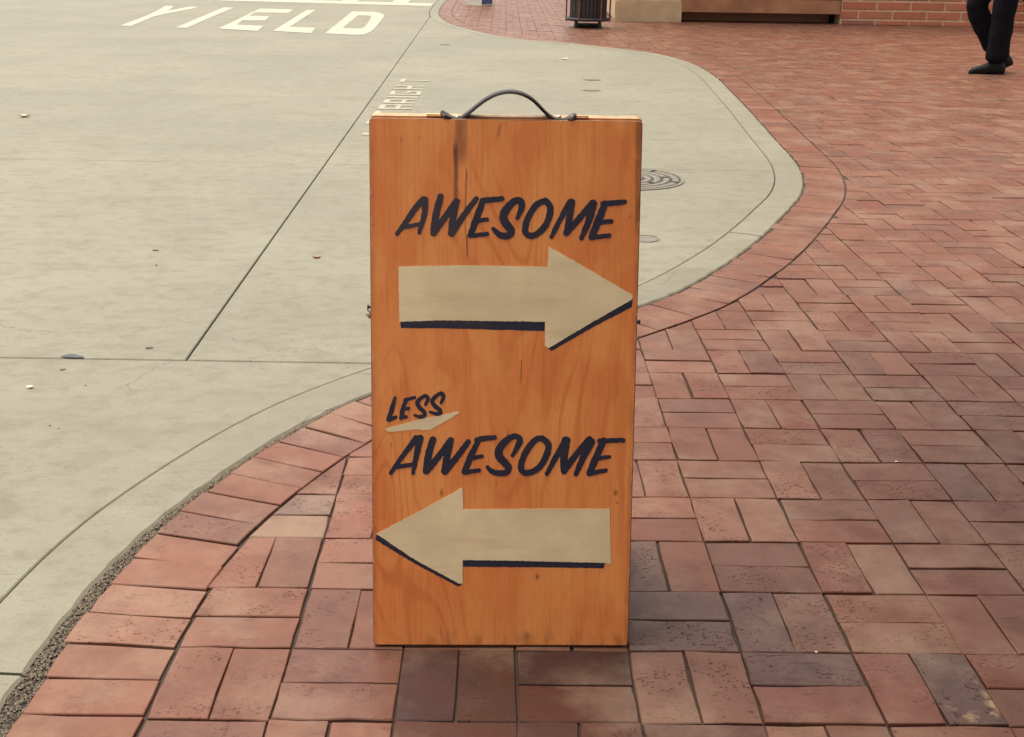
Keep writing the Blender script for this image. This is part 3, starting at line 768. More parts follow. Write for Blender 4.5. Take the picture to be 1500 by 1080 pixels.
LET = [
 # AWESOME (upper)
 [W(zA,(162,545,46),(255,420,58),(350,280,66),(448,165,66)), W(zA,(470,168,72),(462,330,64),(403,535,40)), W(zA,(225,475,46),(415,438,46))],
 [W(zA,(640,135,70),(590,330,78),(562,535,76)), W(zA,(562,535,76),(685,365,70),(815,188,72)), W(zA,(812,192,74),(775,370,76),(758,540,76)), W(zA,(765,535,76),(900,335,68),(1030,160,60))],
 [W(zA,(1105,182,66),(1040,360,76),(968,558,66)), W(zA,(1100,180,64),(1310,160,58)), W(zA,(1045,402,48),(1150,386,46)), W(zA,(965,568,50),(1150,546,48))],
 [[(757.9,319.5,6),(764.0,303.5,9.5),(762.0,294.5,10),(752.5,295.5,10.5),(741.3,307.5,12),(737.3,318.5,12.5),(742.5,329.5,12.5),(748.5,338,11.5),(744.5,345,10.5),(733,344.8,9.5),(722.9,335.5,6)]],
 [W(zB,(470,165,62),(518,235,66),(495,360,66),(425,465,66),(340,515,62),(275,490,62),(270,420,64),(305,315,64),(380,205,62),(470,165,62))],
 [W(zB,(528,525,42),(622,345,56),(718,178,66)), W(zB,(730,182,74),(705,360,66),(678,490,60)), W(zB,(678,490,60),(800,350,62),(940,185,64)), W(zB,(948,192,76),(900,370,70),(828,540,46))],
 [W(zB,(1065,195,66),(990,380,76),(930,530,64)), W(zB,(1045,195,54),(1180,185,58),(1262,175,46)), W(zB,(1005,382,50),(1125,370,46)), W(zB,(935,532,50),(1105,512,46))],
 # LESS
 [W(zC,(205,160,24),(185,240,48),(140,392,54)), W(zC,(140,395,46),(212,368,38))],
 [W(zC,(325,180,40),(290,280,48),(275,370,50)), W(zC,(310,188,38),(415,160,34)), W(zC,(295,285,36),(350,274,34)), W(zC,(270,378,38),(328,364,34))],
 [W(zC,(526,240,26),(552,175,40),(530,145,40),(480,168,42),(442,215,46),(462,265,46),(515,318,46),(508,355,44),(462,365,40),(414,346,26))],
 [W(zC,(690,220,26),(716,150,44),(692,118,44),(640,145,42),(598,190,44),(618,243,46),(678,293,46),(680,328,42),(632,332,40),(572,312,26))],
 # AWESOME (lower)
 [W(zC,(162,958,42),(290,775,56),(430,590,66)), W(zC,(470,592,76),(430,780,62),(396,962,36)), W(zC,(225,893,48),(395,868,46))],
 [W(zC,(605,606,72),(560,760,76),(536,935,78)), W(zC,(536,935,78),(680,765,66),(792,612,68)), W(zC,(792,615,72),(755,780,74),(730,938,76)), W(zC,(738,935,76),(860,785,64),(978,628,54))],
 [W(zC,(1085,615,56),(1005,780,68),(940,945,66)), W(zC,(1070,612,58),(1130,595,60),(1252,584,52)), W(zC,(1010,802,46),(1122,780,40)), W(zC,(940,952,52),(1092,928,44))],
 [[*W(zD,(155,355,40)),*W(zD,(205,265,62),(238,185,66),(195,145,64),(120,165,70),(40,240,82),(3,310,88),(15,375,88),(70,435,86),(112,490,76),(85,540,70),(10,550,66)),*W(zC,(1230,942,56),(1178,893,36))]],
 [W(zD,(480,165,66),(548,235,72),(530,345,72),(465,465,72),(380,530,68),(290,545,66),(248,490,68),(270,385,70),(335,265,70),(410,182,66),(480,165,66))],
 [W(zD,(533,555,48),(630,375,62),(738,180,70)), W(zD,(752,188,80),(722,360,84),(718,520,72)), W(zD,(722,525,72),(850,350,68),(1000,172,64)), W(zD,(1022,205,80),(935,370,76),(850,560,50))],
 [W(zD,(1155,190,66),(1075,370,78),(1000,550,70)), W(zD,(1110,195,56),(1370,186,50)), W(zD,(1090,388,48),(1220,368,40)), W(zD,(1000,555,56),(1178,518,46))],
]
for i, strokes in enumerate(LET):
    loops = brush_letter(strokes, 11+i)
    paint_shape('letter', in_panel(loops), 0.0009, M_navy_pale if i < 2 else M_navy)
def px(z, P): return [z(x, y) for x, y in P]
def rough_edge(P, step=3.0, amp=0.22, seed=1):
    r = random.Random(seed); out = []
    for i in range(len(P)):
        a, b = P[i], P[(i+1) % len(P)]; L = math.dist(a, b); m = max(1, int(L/step))
        for k in range(m):
            t = k/m; e = amp if k else amp*0.4
            out.append((a[0]+(b[0]-a[0])*t+r.gauss(0, e), a[1]+(b[1]-a[1])*t+r.gauss(0, e)))
    return out
def poly_paint(name, z, P, y, mat, seed): return paint_shape(name, in_panel([rough_edge(px(z, P), seed=seed)]), y, mat)
poly_paint('arrow_shadow', zE, [(226,372),(950,374),(948,426),(600,417),(400,412),(228,411)], 0.0003, M_navy, 1)
poly_paint('arrow_shadow', zE, [(1386,262),(1384,306),(1180,412),(982,526),(965,512),(962,490)], 0.0003, M_navy, 2)
poly_paint('arrow', zE, [(217,104),(400,101),(600,99),(800,103),(963,106),(966,4),(1150,108),(1388,248),(1382,270),(1180,385),(967,512),(948,500),(950,380),(600,375),(420,373),(222,380)], 0.0006, M_cream, 3)
poly_paint('underline', zC, [(98,492),(160,472),(330,430),(500,385),(700,345),(870,308),(884,325),(760,400),(570,507),(430,497),(160,525),(125,520)], 0.0006, M_cream, 4)
poly_paint('arrow_shadow', zF, [(108,420),(125,424),(536,655),(530,674),(514,679),(300,566),(102,446)], 0.0003, M_navy, 5)
poly_paint('arrow_shadow', zF, [(538,545),(900,548),(1249,560),(1241,588),(900,583),(540,581)], 0.0003, M_navy, 6)
poly_paint('arrow', zF, [(107,416),(330,300),(537,184),(540,294),(760,292),(930,291),(1272,291),(1277,565),(1240,561),(900,553),(700,548),(537,548),(538,664),(518,664),(300,546)], 0.0006, M_cream, 7)

# handle, hinges, chain ------------------------------------------------------
def brd_top(px_, py_, ydepth=None):
    """pixel -> board-frame x, z on the upright plane through the hinge line"""
    yl_ = top_y+0.001
    o = B_O+b_back*yl_; d = ray(px_, py_); t = ((o-CPOS)@b_back)/(d@b_back); p = CPOS+t*d-B_O
    return float(p@b_x), float(p[2])
hp = [(646,163.5),(651,167.5),(659,171.2),(668,173),(677,171.5),(687,165.0),(698,156.0),(711,146.3),(725,138.8),(738,135.2),(750,134.5),(763,137.0),(776,143.2),(787,152.5),(797,163.0),(805,170.2),(814,174.2),(824,174.8),(833,173.3),(839,170.8),(844,167.8)]
hpts = smooth_path([(a, b, 0) for a, b in hp], 4)
sx = [brd_top(p[0], p[1]) for p in hpts]
v, f = [], []
m = len(sx); yc = top_y+0.0015
for i, (x, z) in enumerate(sx):
    a = sx[max(i-1, 0)]; b = sx[min(i+1, m-1)]; t = np.array([b[0]-a[0], b[1]-a[1]]); t /= np.linalg.norm(t); nn = np.array([-t[1], t[0]])
    e = min(i, m-1-i)/m; wd = 0.0155*(1.0 if e > 0.06 else (0.35+0.65*math.sin(math.pi/2*e/0.06)))
    if e < 0.14: wd *= 1.0+0.25*math.sin(math.pi*min(1, e/0.14+0.08))
    th = 0.0021
    prof = [(-wd, -0.5*th), (-wd*0.86, th), (wd*0.86, th), (wd, -0.5*th), (wd*0.9, -th), (-wd*0.9, -th)]
    for (yy, h) in prof: v.append((x+nn[0]*h, yc+yy, z+nn[1]*h))
for i in range(m-1):
    for k in range(6): f.append((i*6+k, i*6+(k+1) % 6, (i+1)*6+(k+1) % 6, (i+1)*6+k))
f.append(tuple(range(6))); f.append(tuple(range(m*6-1, m*6-7, -1)))
handle = mesh_obj('handle', v, f, M_leather, board)
M_leather.node_tree.nodes['Principled BSDF'].inputs['Specular IOR Level'].default_value = 0.3
handle['label'] = 'arched black leather strap handle'
for pxx in (670, 819):
    x, z = brd_top(pxx, 172.5)
    mb = MB().lathe([(0.0001, z+0.0042), (0.0025, z+0.0040), (0.0042, z+0.0028), (0.0046, z+0.0012)], 12, (x, yc)); mb.build('rivet', M_steel, handle, True)
for (pa, pb) in ((625, 652), (836, 862)):
    xa, z = brd_top(pa, 173); xb, _ = brd_top(pb, 173)
    zt = top_z+0.0
    h = MB(); kn = 3
    for q in range(kn):
        u0 = xa+(xb-xa)*q/kn+0.0004; u1 = xa+(xb-xa)*(q+1)/kn-0.0004
        h.tube([(u0, yc, BH*math.cos(B_TILT)+0.0035), (u1, yc, BH*math.cos(B_TILT)+0.0035)], 0.0026, 10)
    hg = h.build('hinge', M_brass, board, False)
    MB().box(xa, xb, yc-0.012, yc-0.0024, BH*math.cos(B_TILT)+0.0022, BH*math.cos(B_TILT)+0.0034).build('leaf', M_brass, hg)
def chain(x_side, pts):
    mb = MB(); L = smooth_path([(*p,) for p in pts], 8); P = [np.array(p) for p in L]
    s = np.r_[0, np.cumsum([np.linalg.norm(b-a) for a, b in zip(P[:-1], P[1:])])]; k = 0; q = 0.0
    A = np.array(P)
    while q < s[-1]-0.012:
        a = np.array([np.interp(q, s, A[:, i]) for i in range(3)]); b = np.array([np.interp(q+0.0135, s, A[:, i]) for i in range(3)])
        c = (a+b)/2; t = (b-a)/np.linalg.norm(b-a); u = np.cross(t, [1, 0, 0]); u /= np.linalg.norm(u); w = np.cross(t, u)
        e = u if k % 2 else w
        mb.tube([c+t*0.0068*math.cos(an)+e*0.0036*math.sin(an) for an in np.linspace(0, 2*math.pi, 10, endpoint=False)], 0.0011, 5, True)
        q += 0.0098; k += 1
    return mb.build('chain', M_steel, board, True)
zc1 = brd(541, 452)[1]
yf = zc1*math.sin(B_TILT)+TH*0.5; zf = zc1*math.cos(B_TILT)
yb_ = top_y+0.003+(top_y*0+ (BH-zc1)*math.sin(BT))+TH*0.5
chain(-1, [(-BW/2-0.003, yf, zf), (-BW/2-0.0045, yf+0.010, zf-0.012), (-BW/2-0.008, yf+0.03, zf-0.026), (-BW/2-0.004, (yf+yb_)/2, zf-0.036), (-BW/2-0.003, yb_, zf-0.004)])
zc2 = brd(937, 474)[1]; yf2 = zc2*math.sin(B_TILT)+TH*0.5; zf2 = zc2*math.cos(B_TILT)
def bolt(xs, sgn, y, z):
    mb = MB(); a = 8
    mb.tube([(xs-sgn*0.004, y, z), (xs+sgn*0.003, y, z)], 0.0022, a); mb.tube([(xs+sgn*0.003, y, z), (xs+sgn*0.0062, y, z)], 0.0042, 6)
    return mb.build('bolt', M_black, board)
bolt(BW/2, 1, yf2, zf2); bolt(-BW/2, -1, yf, zf)
chain(1, [(BW/2-0.02, yf2+0.012, zf2), (BW/2-0.02, (yf2+yb_)/2, zf2-0.03), (BW/2-0.02, yb_-0.01, zf2)])

# ------------------------------------------------------------------ manhole cover
mh = empty('manhole_cover', (0.600, 6.115, 0.0)); tag(mh, 'round cast manhole cover with ring pattern set in the concrete', 'manhole cover')
M_iron = plain('cast_iron', (0.15, 0.14, 0.11), 0.7, 0.0, 0.25, 60)
M_iron_dark = plain('cast_iron_grooves', (0.025, 0.022, 0.022), 0.8, 0.0, 0.3, 60)
MB().lathe([(0.0001, 0.0015), (0.30, 0.0015), (0.30, -0.02)], 64).build('plate', M_iron_dark, mh)
MB().lathe([(0.283, 0.0010), (0.283, 0.0055), (0.302, 0.0050), (0.304, -0.005)], 64).build('frame', M_iron, mh)
for r0, r1 in ((0.238, 0.274), (0.190, 0.224), (0.142, 0.176), (0.094, 0.128), (0.046, 0.080), (0.0, 0.030)):
    mb = MB(); nseg = max(3, int(r1*2*math.pi/0.30))
    for s in range(nseg):
        a0 = 2*math.pi*(s+0.04)/nseg+r0*9; a1 = 2*math.pi*(s+0.96)/nseg+r0*9; kk = 14
        v = []
        for q in range(kk+1):
            a = a0+(a1-a0)*q/kk
            for (r, z) in ((r0, 0.0015), (r0+0.003, 0.006), (r1-0.003, 0.006), (r1, 0.0015)): v.append((r*math.cos(a), r*math.sin(a), z))
        f = [(q*4+j, (q+1)*4+j, (q+1)*4+j+1, q*4+j+1) for q in range(kk) for j in range(3)]
        mb.add(v, f)
    mb.build('ring', M_iron, mh)
vc = empty('valve_cover', (*gnd(944, 350), 0.0)); tag(vc, 'small round valve cover flush in concrete near the kerb', 'valve cover')
MB().lathe([(0.0001, 0.002), (0.050, 0.002), (0.052, 0.0005)], 28).build('lid', plain('valve_iron', (0.16, 0.15, 0.12), 0.8, var=0.2), vc)
MB().lathe([(0.053, 0.001), (0.054, 0.0035), (0.064, 0.003), (0.066, -0.003)], 28).build('frame', M_iron, vc)

# ------------------------------------------------------------------ litter and debris
def leaf(px_, py_, L, ang, colr, label, curl=0.35, name='leaf', cat='leaf', group=None):
    x, y = gnd(px_, py_); m_ = plain(name+'_tone', colr, 0.7, var=0.25, scale=90)
    v, f = [], []; nn = 7
    for i in range(nn):
        t = i/(nn-1); w = 0.38*L*math.sin(math.pi*min(1, t*0.97+0.02))**0.8
        zz = 0.002+L*curl*(t-0.5)**2*1.6
        for s in (-1, -0.5, 0, 0.5, 1):
            v.append((L*(t-0.5), s*w/1.0*0.8, zz+abs(s)**2*w*curl*0.9+random.uniform(-.06, .06)*L*curl))
    for i in range(nn-1):
        for j in range(4): f.append((i*5+j, i*5+j+1, (i+1)*5+j+1, (i+1)*5+j))
    nv = len(v); v += [(a, b, c-0.0012) for a, b, c in v]; f += [tuple(q+nv for q in reversed(fc)) for fc in f]
    o = mesh_obj(name, v, f, m_, None, True); o.location = (x, y, 0.0005); o.rotation_euler = (0, 0, ang)
    mn = min(q[2] for q in v); o.location.z = -mn+0.0006
    return tag(o, label, cat, group)
leaf(464, 378, 0.034, 0.2, (0.34,0.20,0.09), 'small curled tan leaf on concrete between sign and long joint')
leaf(36, 172, 0.075, 0.4, (0.72,0.66,0.52), 'pale curled scrap of paper lying alone on the road', 0.5, 'paper_scrap', 'litter')
leaf(827, 87, 0.085, 0.5, (0.80,0.76,0.55), 'cream paper scrap on concrete in front of the trash can', 0.25, 'paper_scrap', 'litter')
leaf(867, 117.5, 0.16, 0.0, (0.115,0.105,0.08), 'flat dark leaf on concrete behind the handle, farther of two', 0.03, 'leaf', 'leaf')
leaf(867, 133, 0.15, 0.0, (0.12,0.11,0.085), 'flat dark leaf on concrete behind the handle, nearer of two', 0.03, 'leaf', 'leaf')
leaf(652, 66, 0.12, 0.0, (0.12,0.10,0.075), 'small brown leaf near the tip of the far pavement', 0.05)
leaf(228, 367, 0.026, 0.1, (0.10,0.08,0.06), 'brown leaf flattened on the middle of the road slab', 0.08)
leaf(219, 510, 0.024, 0.3, (0.11,0.08,0.065), 'brown leaf flattened just beyond the cross joint', 0.08)
leaf(92, 542, 0.017, 0.3, (0.12,0.095,0.075), 'tiny brown leaf just on this side of the cross joint', 0.08)
def lump(px_, py_, r, colr, label, name, cat, sq=0.6, group=None, z=0.0, nblob=5):
    x, y = gnd(px_, py_); bm = bmesh.new(); bmesh.ops.create_icosphere(bm, subdivisions=2, radius=1)
    ds = [Vector((random.gauss(0, 1), random.gauss(0, 1), random.gauss(0, 1))).normalized() for _ in range(7)]
    for vv in bm.verts:
        n_ = vv.co.normalized(); k = 1+0.45*max(n_.dot(d) for d in ds[:nblob])-0.5*max(0, n_.dot(ds[5]))+random.uniform(-.10, .10)
        vv.co = Vector((n_.x*k*1.35, n_.y*k, n_.z*k*sq))*r
    mn = min(vv.co.z for vv in bm.verts)
    me = bpy.data.meshes.new(name); bm.to_mesh(me); bm.free()
    o = bpy.data.objects.new(name, me); COL.objects.link(o); o.location = (x, y, z-mn-r*0.05)
    me.materials.append(plain(name+'_tone', colr, 0.8, var=0.3, scale=160))
    return tag(o, label, cat, group)
lump(44, 569, 0.0060, (0.72,0.68,0.58), 'crumpled white chewing gum wad on concrete near the cross joint', 'gum_wad', 'litter', 0.55)
lump(125, 565, 0.0016, (0.05,0.03,0.03), 'dark crumb beside a faint brown smudge on the concrete', 'pebble', 'pebble')
lump(73, 624, 0.0017, (0.04,0.035,0.035), 'larger black pebble of a close pair on the concrete', 'pebble', 'pebble', group='pair of black pebbles on the road')
lump(86, 628, 0.0013, (0.04,0.035,0.035), 'smaller black pebble of a close pair on the concrete', 'pebble', 'pebble', group='pair of black pebbles on the road')
lump(229, 389, 0.0024, (0.06,0.05,0.045), 'black pebble on the road slab beside a flattened leaf', 'pebble', 'pebble')
lump(1313, 677, 0.0024, (0.85,0.80,0.72), 'white crumb on a brick joint beside the sign, farther one', 'crumb', 'litter')
lump(1195, 956, 0.0019, (0.85,0.80,0.72), 'white crumb in the brick joint nearer the smeared paver', 'crumb', 'litter')
# tar squeezed out of the cross joint
T = [(88,523.2),(95,521.5),(101,519.8),(108,519.6),(115,521.8),(123,523.4),(122,525.4),(108,525.0),(95,524.6)]
o = ground_mark('tar_patch', [T], None, plain('tar', (0.05,0.05,0.06), 0.5, var=0.3), 0.003)
tag(o, 'dark lump of joint tar bulging from the cross joint', 'tar patch')

# ------------------------------------------------------------------ trash can
tc = empty('trash_can', (0.985, 16.80, 0.0)); tag(tc, 'black slatted round trash can in a rust edged frame', 'trash can')
MB().lathe([(0.0001, 0.10), (0.235, 0.10), (0.235, 0.98), (0.0001, 0.98)], 32).build('liner', M_black, tc)
M_can = plain('can_slat', (0.028, 0.022, 0.024), 0.5, var=0.3, scale=15)
sl = None
for q in range(30):
    a = 2*math.pi*q/30
    if sl is None:
        sl = MB().box(-0.021, 0.021, -0.004, 0.004, 0.09, 1.0).build('slat', M_can, tc); o = sl
    else:
        o = sl.copy(); COL.objects.link(o); o.parent = tc
    o.location = (0.252*math.cos(a), 0.252*math.sin(a), 0); o.rotation_euler = (0, 0, a+math.pi/2)
M_frame = plain('rusty_frame', (0.17, 0.065, 0.045), 0.6, var=0.4, scale=25)
ringp = lambda r, z: [(r*math.cos(t), r*math.sin(t), z) for t in np.linspace(0, 2*math.pi, 40, endpoint=False)]
MB().tube(ringp(0.292, 0.115), 0.022, 8, True).build('base_ring', M_black, tc, True)
MB().tube(ringp(0.285, 1.03), 0.024, 8, True).build('top_ring', M_black, tc, True)
MB().lathe([(0.16, 1.05), (0.16, 1.07), (0.275, 1.06), (0.29, 1.02)], 32).build('lid', M_black, tc, True)
for q in range(6):
    a = math.radians(2+60*q); MB().tube([(0.305*math.cos(a), 0.305*math.sin(a), 0.08), (0.305*math.cos(a), 0.305*math.sin(a), 1.03)], 0.011, 8).build('post', M_frame, tc)
for q in range(4):
    a = math.radians(42+90*q); MB().lathe([(0.0001, 0), (0.030, 0), (0.026, 0.03), (0.018, 0.10)], 12, (0.235*math.cos(a), 0.235*math.sin(a))).build('foot', M_black, tc)
MB().lathe([(0.0001, 0.012), (0.17, 0.012), (0.18, 0.03), (0.17, 0.05), (0.0001, 0.05)], 28).build('base_plate', M_black, tc)

# ------------------------------------------------------------------ two-tone cabinet
bx_, by_ = gnd(702, 8.6)
nb = empty('newspaper_box', (bx_, by_+0.22, 0), None, (0, 0, math.radians(-33))); tag(nb, 'white and blue newspaper box standing on the far pavement tip', 'newspaper box')
M_nbw = plain('box_white', (0.74, 0.72, 0.66), 0.45, var=0.05); M_nbb = plain('box_blue', (0.05, 0.12, 0.38), 0.45, var=0.1)
hw, hd = 0.165, 0.165
MB().box(-hw, hw, -hd, hd, 0.02, 0.98).build('body', M_nbb, nb)
MB().box(-hw+0.002, hw-0.002, -hd-0.012, -hd-0.001, 0.0, 0.55).build('front_panel', M_nbw, nb)
d_ = MB().box(-hw+0.01, hw-0.01, -hd-0.014, -hd-0.001, 0.57, 0.96).build('door', M_nbw, nb)
MB().box(-hw+0.05, hw-0.05, -hd-0.018, -hd-0.0145, 0.64, 0.90).build('window', plain('box_glass', (0.03, 0.035, 0.04), 0.15), d_)
MB().box(-0.05, 0.05, -hd-0.035, -hd-0.0145, 0.60, 0.62).build('handle', M_steel, d_)
MB().box(-hw-0.01, hw+0.01, -hd-0.015, hd+0.01, 0.982, 1.02).build('top', M_nbb, nb)
MB().box(-hw-0.006, hw+0.006, -hd-0.018, hd+0.006, 0.0, 0.0195).build('base', M_nbw, nb)

# ------------------------------------------------------------------ shop building at the back
WY = 18.15
M_wallbrick = None
def mat_wallbrick():
    k = NT('wall_brick'); p = k.coord(); r = k.n('ShaderNodeObjectInfo').outputs['Random']; a = k.n('ShaderNodeAttribute', attribute_name='tint').outputs['Fac']
    t = k.math('ADD', r, a); t = k.math('FRACT', k.math('MULTIPLY', t, 7.31))
    b = k.noise(p, 9, 5, 0.6); c = k.mix(t, rgb(0.46, 0.155, 0.088), rgb(0.54, 0.195, 0.112))
    c = k.mix(k.math('MULTIPLY', k.ramp(t, 0.86, 0.92), 0.6), c, rgb(0.20, 0.10, 0.08))
    c = k.mix(k.math('MULTIPLY', k.ramp(b, 0.45, 0.75), 0.4), c, rgb(0.27, 0.10, 0.07)); k.bump(k.noise(p, 60, 4), 0.4, 0.004)
    return k.done(c, 0.85)
M_wallbrick = mat_wallbrick()
M_mortar = plain('mortar', (0.66, 0.48, 0.32), 0.95, var=0.15, scale=20)
M_cream_wall = plain('cream_stone', (0.56, 0.41, 0.25), 0.85, var=0.10, scale=5)
M_bronze = plain('bronze_cladding', (0.40, 0.19, 0.105), 0.45, 0.25, 0.18, 3)
M_glass = plain('dark_glass', (0.025, 0.022, 0.022), 0.08, 0.0, 0.1, 2)
shop = empty('shop_building', (4.85, WY, 0)); tag(shop, 'brick shop building with bronze bay window and cream stone pier', 'building')
X0, X1 = 4.855, 12.0; CL, CH, JT = 0.515, 0.134, 0.026
wallp = MB().box(X0-4.85+0.01, X1-4.85, 0.012, 0.35, -0.1, 4.4).build('brick_wall', M_mortar, shop)
proto = {}; restw = MB(); nind = 0
zc = 0.075-CH
row = 0
while zc < 4.3:
    z0 = max(zc+JT/2, 0.0); z1_ = zc+CH-JT/2
    x = X0-4.85-(0.235 if row % 2 else 0.49)
    while x < X1-4.85:
        a, b = max(x+JT/2, 0.0), min(x+CL-JT/2, X1-4.85)
        if b-a > 0.05 and z1_ > 0.02:
            if row < 9 and X0+a < 11.0:
                key = (round(b-a, 3), round(z1_-z0, 3))
                w_, h_ = (b-a)/2, (z1_-z0)/2
                if key not in proto:
                    e = 0.006
                    v = [(-w_,0.03,-h_),(w_,0.03,-h_),(w_,0.03,h_),(-w_,0.03,h_),(-w_,e,-h_),(w_,e,-h_),(w_,e,h_),(-w_,e,h_),(-w_+e,0,-h_+e),(w_-e,0,-h_+e),(w_-e,0,h_-e),(-w_+e,0,h_-e)]
                    f = [(0,1,5,4),(1,2,6,5),(2,3,7,6),(3,0,4,7),(4,5,9,8),(5,6,10,9),(6,7,11,10),(7,4,8,11),(8,9,10,11)]
                    o = mesh_obj('brick', v, f, M_wallbrick, wallp); proto[key] = o.data
                else:
                    o = bpy.data.objects.new('brick', proto[key]); COL.objects.link(o); o.parent = wallp
                o.location = ((a+b)/2, random.uniform(-0.002, 0.003), (z0+z1_)/2)
            else: restw.box(a, b, random.uniform(-.002, .003), 0.03, z0, z1_)
        x += CL
    zc += CH; row += 1
o = restw.build('upper_bricks', M_wallbrick, wallp); o['kind'] = 'stuff'
# bay: bronze panel hung clear of the pavement, glass above, dark recessed plinth
PX0, PX1 = 2.47-4.85, 4.84-4.85
MB().box(PX0+0.03, PX1-0.03, 0.45, 0.55, 0.0, 0.24).build('plinth', M_bronze, shop)
bay = MB().box(PX0, PX1, -0.04, 0.40, 0.150, 0.345).build('bay_panel', M_bronze, shop)
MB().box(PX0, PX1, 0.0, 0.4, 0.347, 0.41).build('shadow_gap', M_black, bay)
MB().box(PX0, PX1, -0.05, 0.5, 0.412, 0.47).build('sill', M_bronze, bay)
for i in range(3):
    a = PX0+0.06+i*(PX1-PX0-0.06)/3; b = PX0+(i+1)*(PX1-PX0-0.06)/3
    MB().box(a, b, 0.06, 0.075, 0.472, 2.6).build('pane', M_glass, bay)
    MB().box(a-0.058, a-0.002, 0.02, 0.12, 0.472, 2.6).build('mullion', M_bronze, bay)
MB().box(PX1-0.058, PX1, 0.02, 0.12, 0.472, 2.6).build('mullion', M_bronze, bay)
MB().box(PX0, PX1, -0.05, 0.5, 2.602, 2.85).build('fascia', M_bronze, bay)
MB().box(PX0, PX1, 0.0, 0.35, 2.852, 4.4).build('upper_wall', M_cream_wall, shop)
pr = MB().box(1.50-4.85, 2.462-4.85, 0.0, 0.9, -0.1, 4.4).build('pier', M_cream_wall, shop)
MB().box(1.46-4.85, 2.466-4.85, -0.035, -0.002, 0.0, 0.30).build('pier_base', M_cream_wall, pr)
MB().box(1.40-4.85, X1-4.85+0.1, -0.12, 6.0, 4.402, 4.65).build('cornice', M_cream_wall, shop)
MB().box(1.52-4.85, X1-4.85, 0.92, 5.9, -0.1, 4.40).build('rear_block', M_cream_wall, shop)
# dark spigot low on the wall
sp = empty('wall_spigot', (7.63, WY, 0.42)); tag(sp, 'dark metal spigot low on the brick wall behind the person', 'spigot')
sp.location = (gnd(1491, 40)[0], WY-0.003, 0.40)
MB().tube([(0, 0.0, 0), (0, -0.07, 0), (0, -0.10, -0.03), (0, -0.105, -0.09)], [0.016, 0.016, 0.018, 0.02], 8).build('spout', M_black, sp, True)
MB().tube([(0, -0.05, 0.016), (0, -0.05, 0.06)], 0.008, 8).build('stem', M_black, sp)
MB().tube([(-0.035, -0.05, 0.062), (0.035, -0.05, 0.062)], 0.010, 8).build('handle', M_black, sp)

# ------------------------------------------------------------------ person walking past the wall
PXW, PYW = 4.62, 11.66
per = empty('person', (PXW, PYW, 0)); tag(per, 'person in black trousers and shoes stepping past the brick wall', 'person')
def skin(name, pts, edges, parent, mat, sub=2):
    me = bpy.data.meshes.new(name); me.from_pydata([p[:3] for p in pts], edges, []); o = bpy.data.objects.new(name, me); COL.objects.link(o)
    m_ = o.modifiers.new('skin', 'SKIN'); s = o.modifiers.new('sub', 'SUBSURF'); s.levels = sub; s.render_levels = sub
    for i, p in enumerate(pts):
        sv = me.skin_vertices[0].data[i]; r = p[3]; sv.radius = r if isinstance(r, tuple) else (r, r); sv.use_root = (i == 0)
    dg = bpy.context.evaluated_depsgraph_get(); dg.update()
    me2 = bpy.data.meshes.new_from_object(o.evaluated_get(dg)); bpy.data.objects.remove(o)
    o = bpy.data.objects.new(name, me2); COL.objects.link(o); o.parent = parent
    for m in (mat if isinstance(mat, list) else [mat]): me2.materials.append(m)
    for p in me2.polygons: p.use_smooth = True
    return o
M_trous = plain('black_trousers', (0.006, 0.006, 0.010), 0.9, var=0.3, scale=30)
M_trous.node_tree.nodes['Principled BSDF'].inputs['Specular IOR Level'].default_value = 0.12
M_shoe = plain('black_shoe', (0.006, 0.006, 0.008), 0.6, var=0.3, scale=30)
M_shoe.node_tree.nodes['Principled BSDF'].inputs['Specular IOR Level'].default_value = 0.25
M_jack = plain('dark_jacket', (0.030, 0.030, 0.038), 0.8, var=0.3, scale=20)
M_skin = plain('skin', (0.50, 0.30, 0.21), 0.5, var=0.06)
M_hair = plain('dark_hair', (0.03, 0.02, 0.015), 0.6, var=0.3)
# facing -x; near leg (y<0) straight, far leg (y>0) with the knee swung forward
B = [(0.03,0,1.00,(.14,.17)),   #0 pelvis
     (0.02,0,1.18,(.125,.15)), (0.00,0,1.38,(.13,.18)), (0.00,0,1.53,(.09,.13)), (-0.01,0,1.60,(.055,.055)), (-0.03,0,1.70,(.080,.070)), (-0.035,0,1.80,(.088,.076)), (-0.02,0,1.88,(.05,.05)),  #1-7
     (0.045,-0.10,0.88,(.13,.13)), (0.035,-0.105,0.58,(.115,.115)), (0.035,-0.105,0.33,(.110,.110)), (0.035,-0.105,0.09,(.118,.118)), #8-11 near leg
     (-0.07,0.10,0.86,(.125,.125)), (-0.165,0.105,0.61,(.112,.112)), (-0.045,0.09,0.42,(.108,.108)), (0.085,0.07,0.20,(.10,.10)), #12-15 far leg
     (0.0,-0.20,1.49,(.065,.065)), (0.06,-0.25,1.22,(.05,.05)), (-0.06,-0.25,0.99,(.038,.038)), (-0.10,-0.25,0.92,(.03,.02)),  #16-19
     (0.0,0.20,1.49,(.065,.065)), (0.04,0.25,1.22,(.05,.05)), (0.10,0.25,0.97,(.038,.038)), (0.11,0.25,0.90,(.03,.02))]
E_ = [(0,1),(1,2),(2,3),(3,4),(4,5),(5,6),(6,7),(0,8),(8,9),(9,10),(10,11),(0,12),(12,13),(13,14),(14,15),(3,16),(16,17),(17,18),(18,19),(3,20),(20,21),(21,22),(22,23)]
body = skin('body', B, E_, per, [M_trous, M_jack, M_skin])
for vv in body.data.vertices:            # cloth folds
    x, y, z = vv.co
    if z < 0.95:
        a = 0.0035*math.sin(z*27+3*math.sin(x*22+y*9))+0.002*math.sin(z*60+x*55+y*30)
        n_ = vv.normal; vv.co = vv.co+n_*a
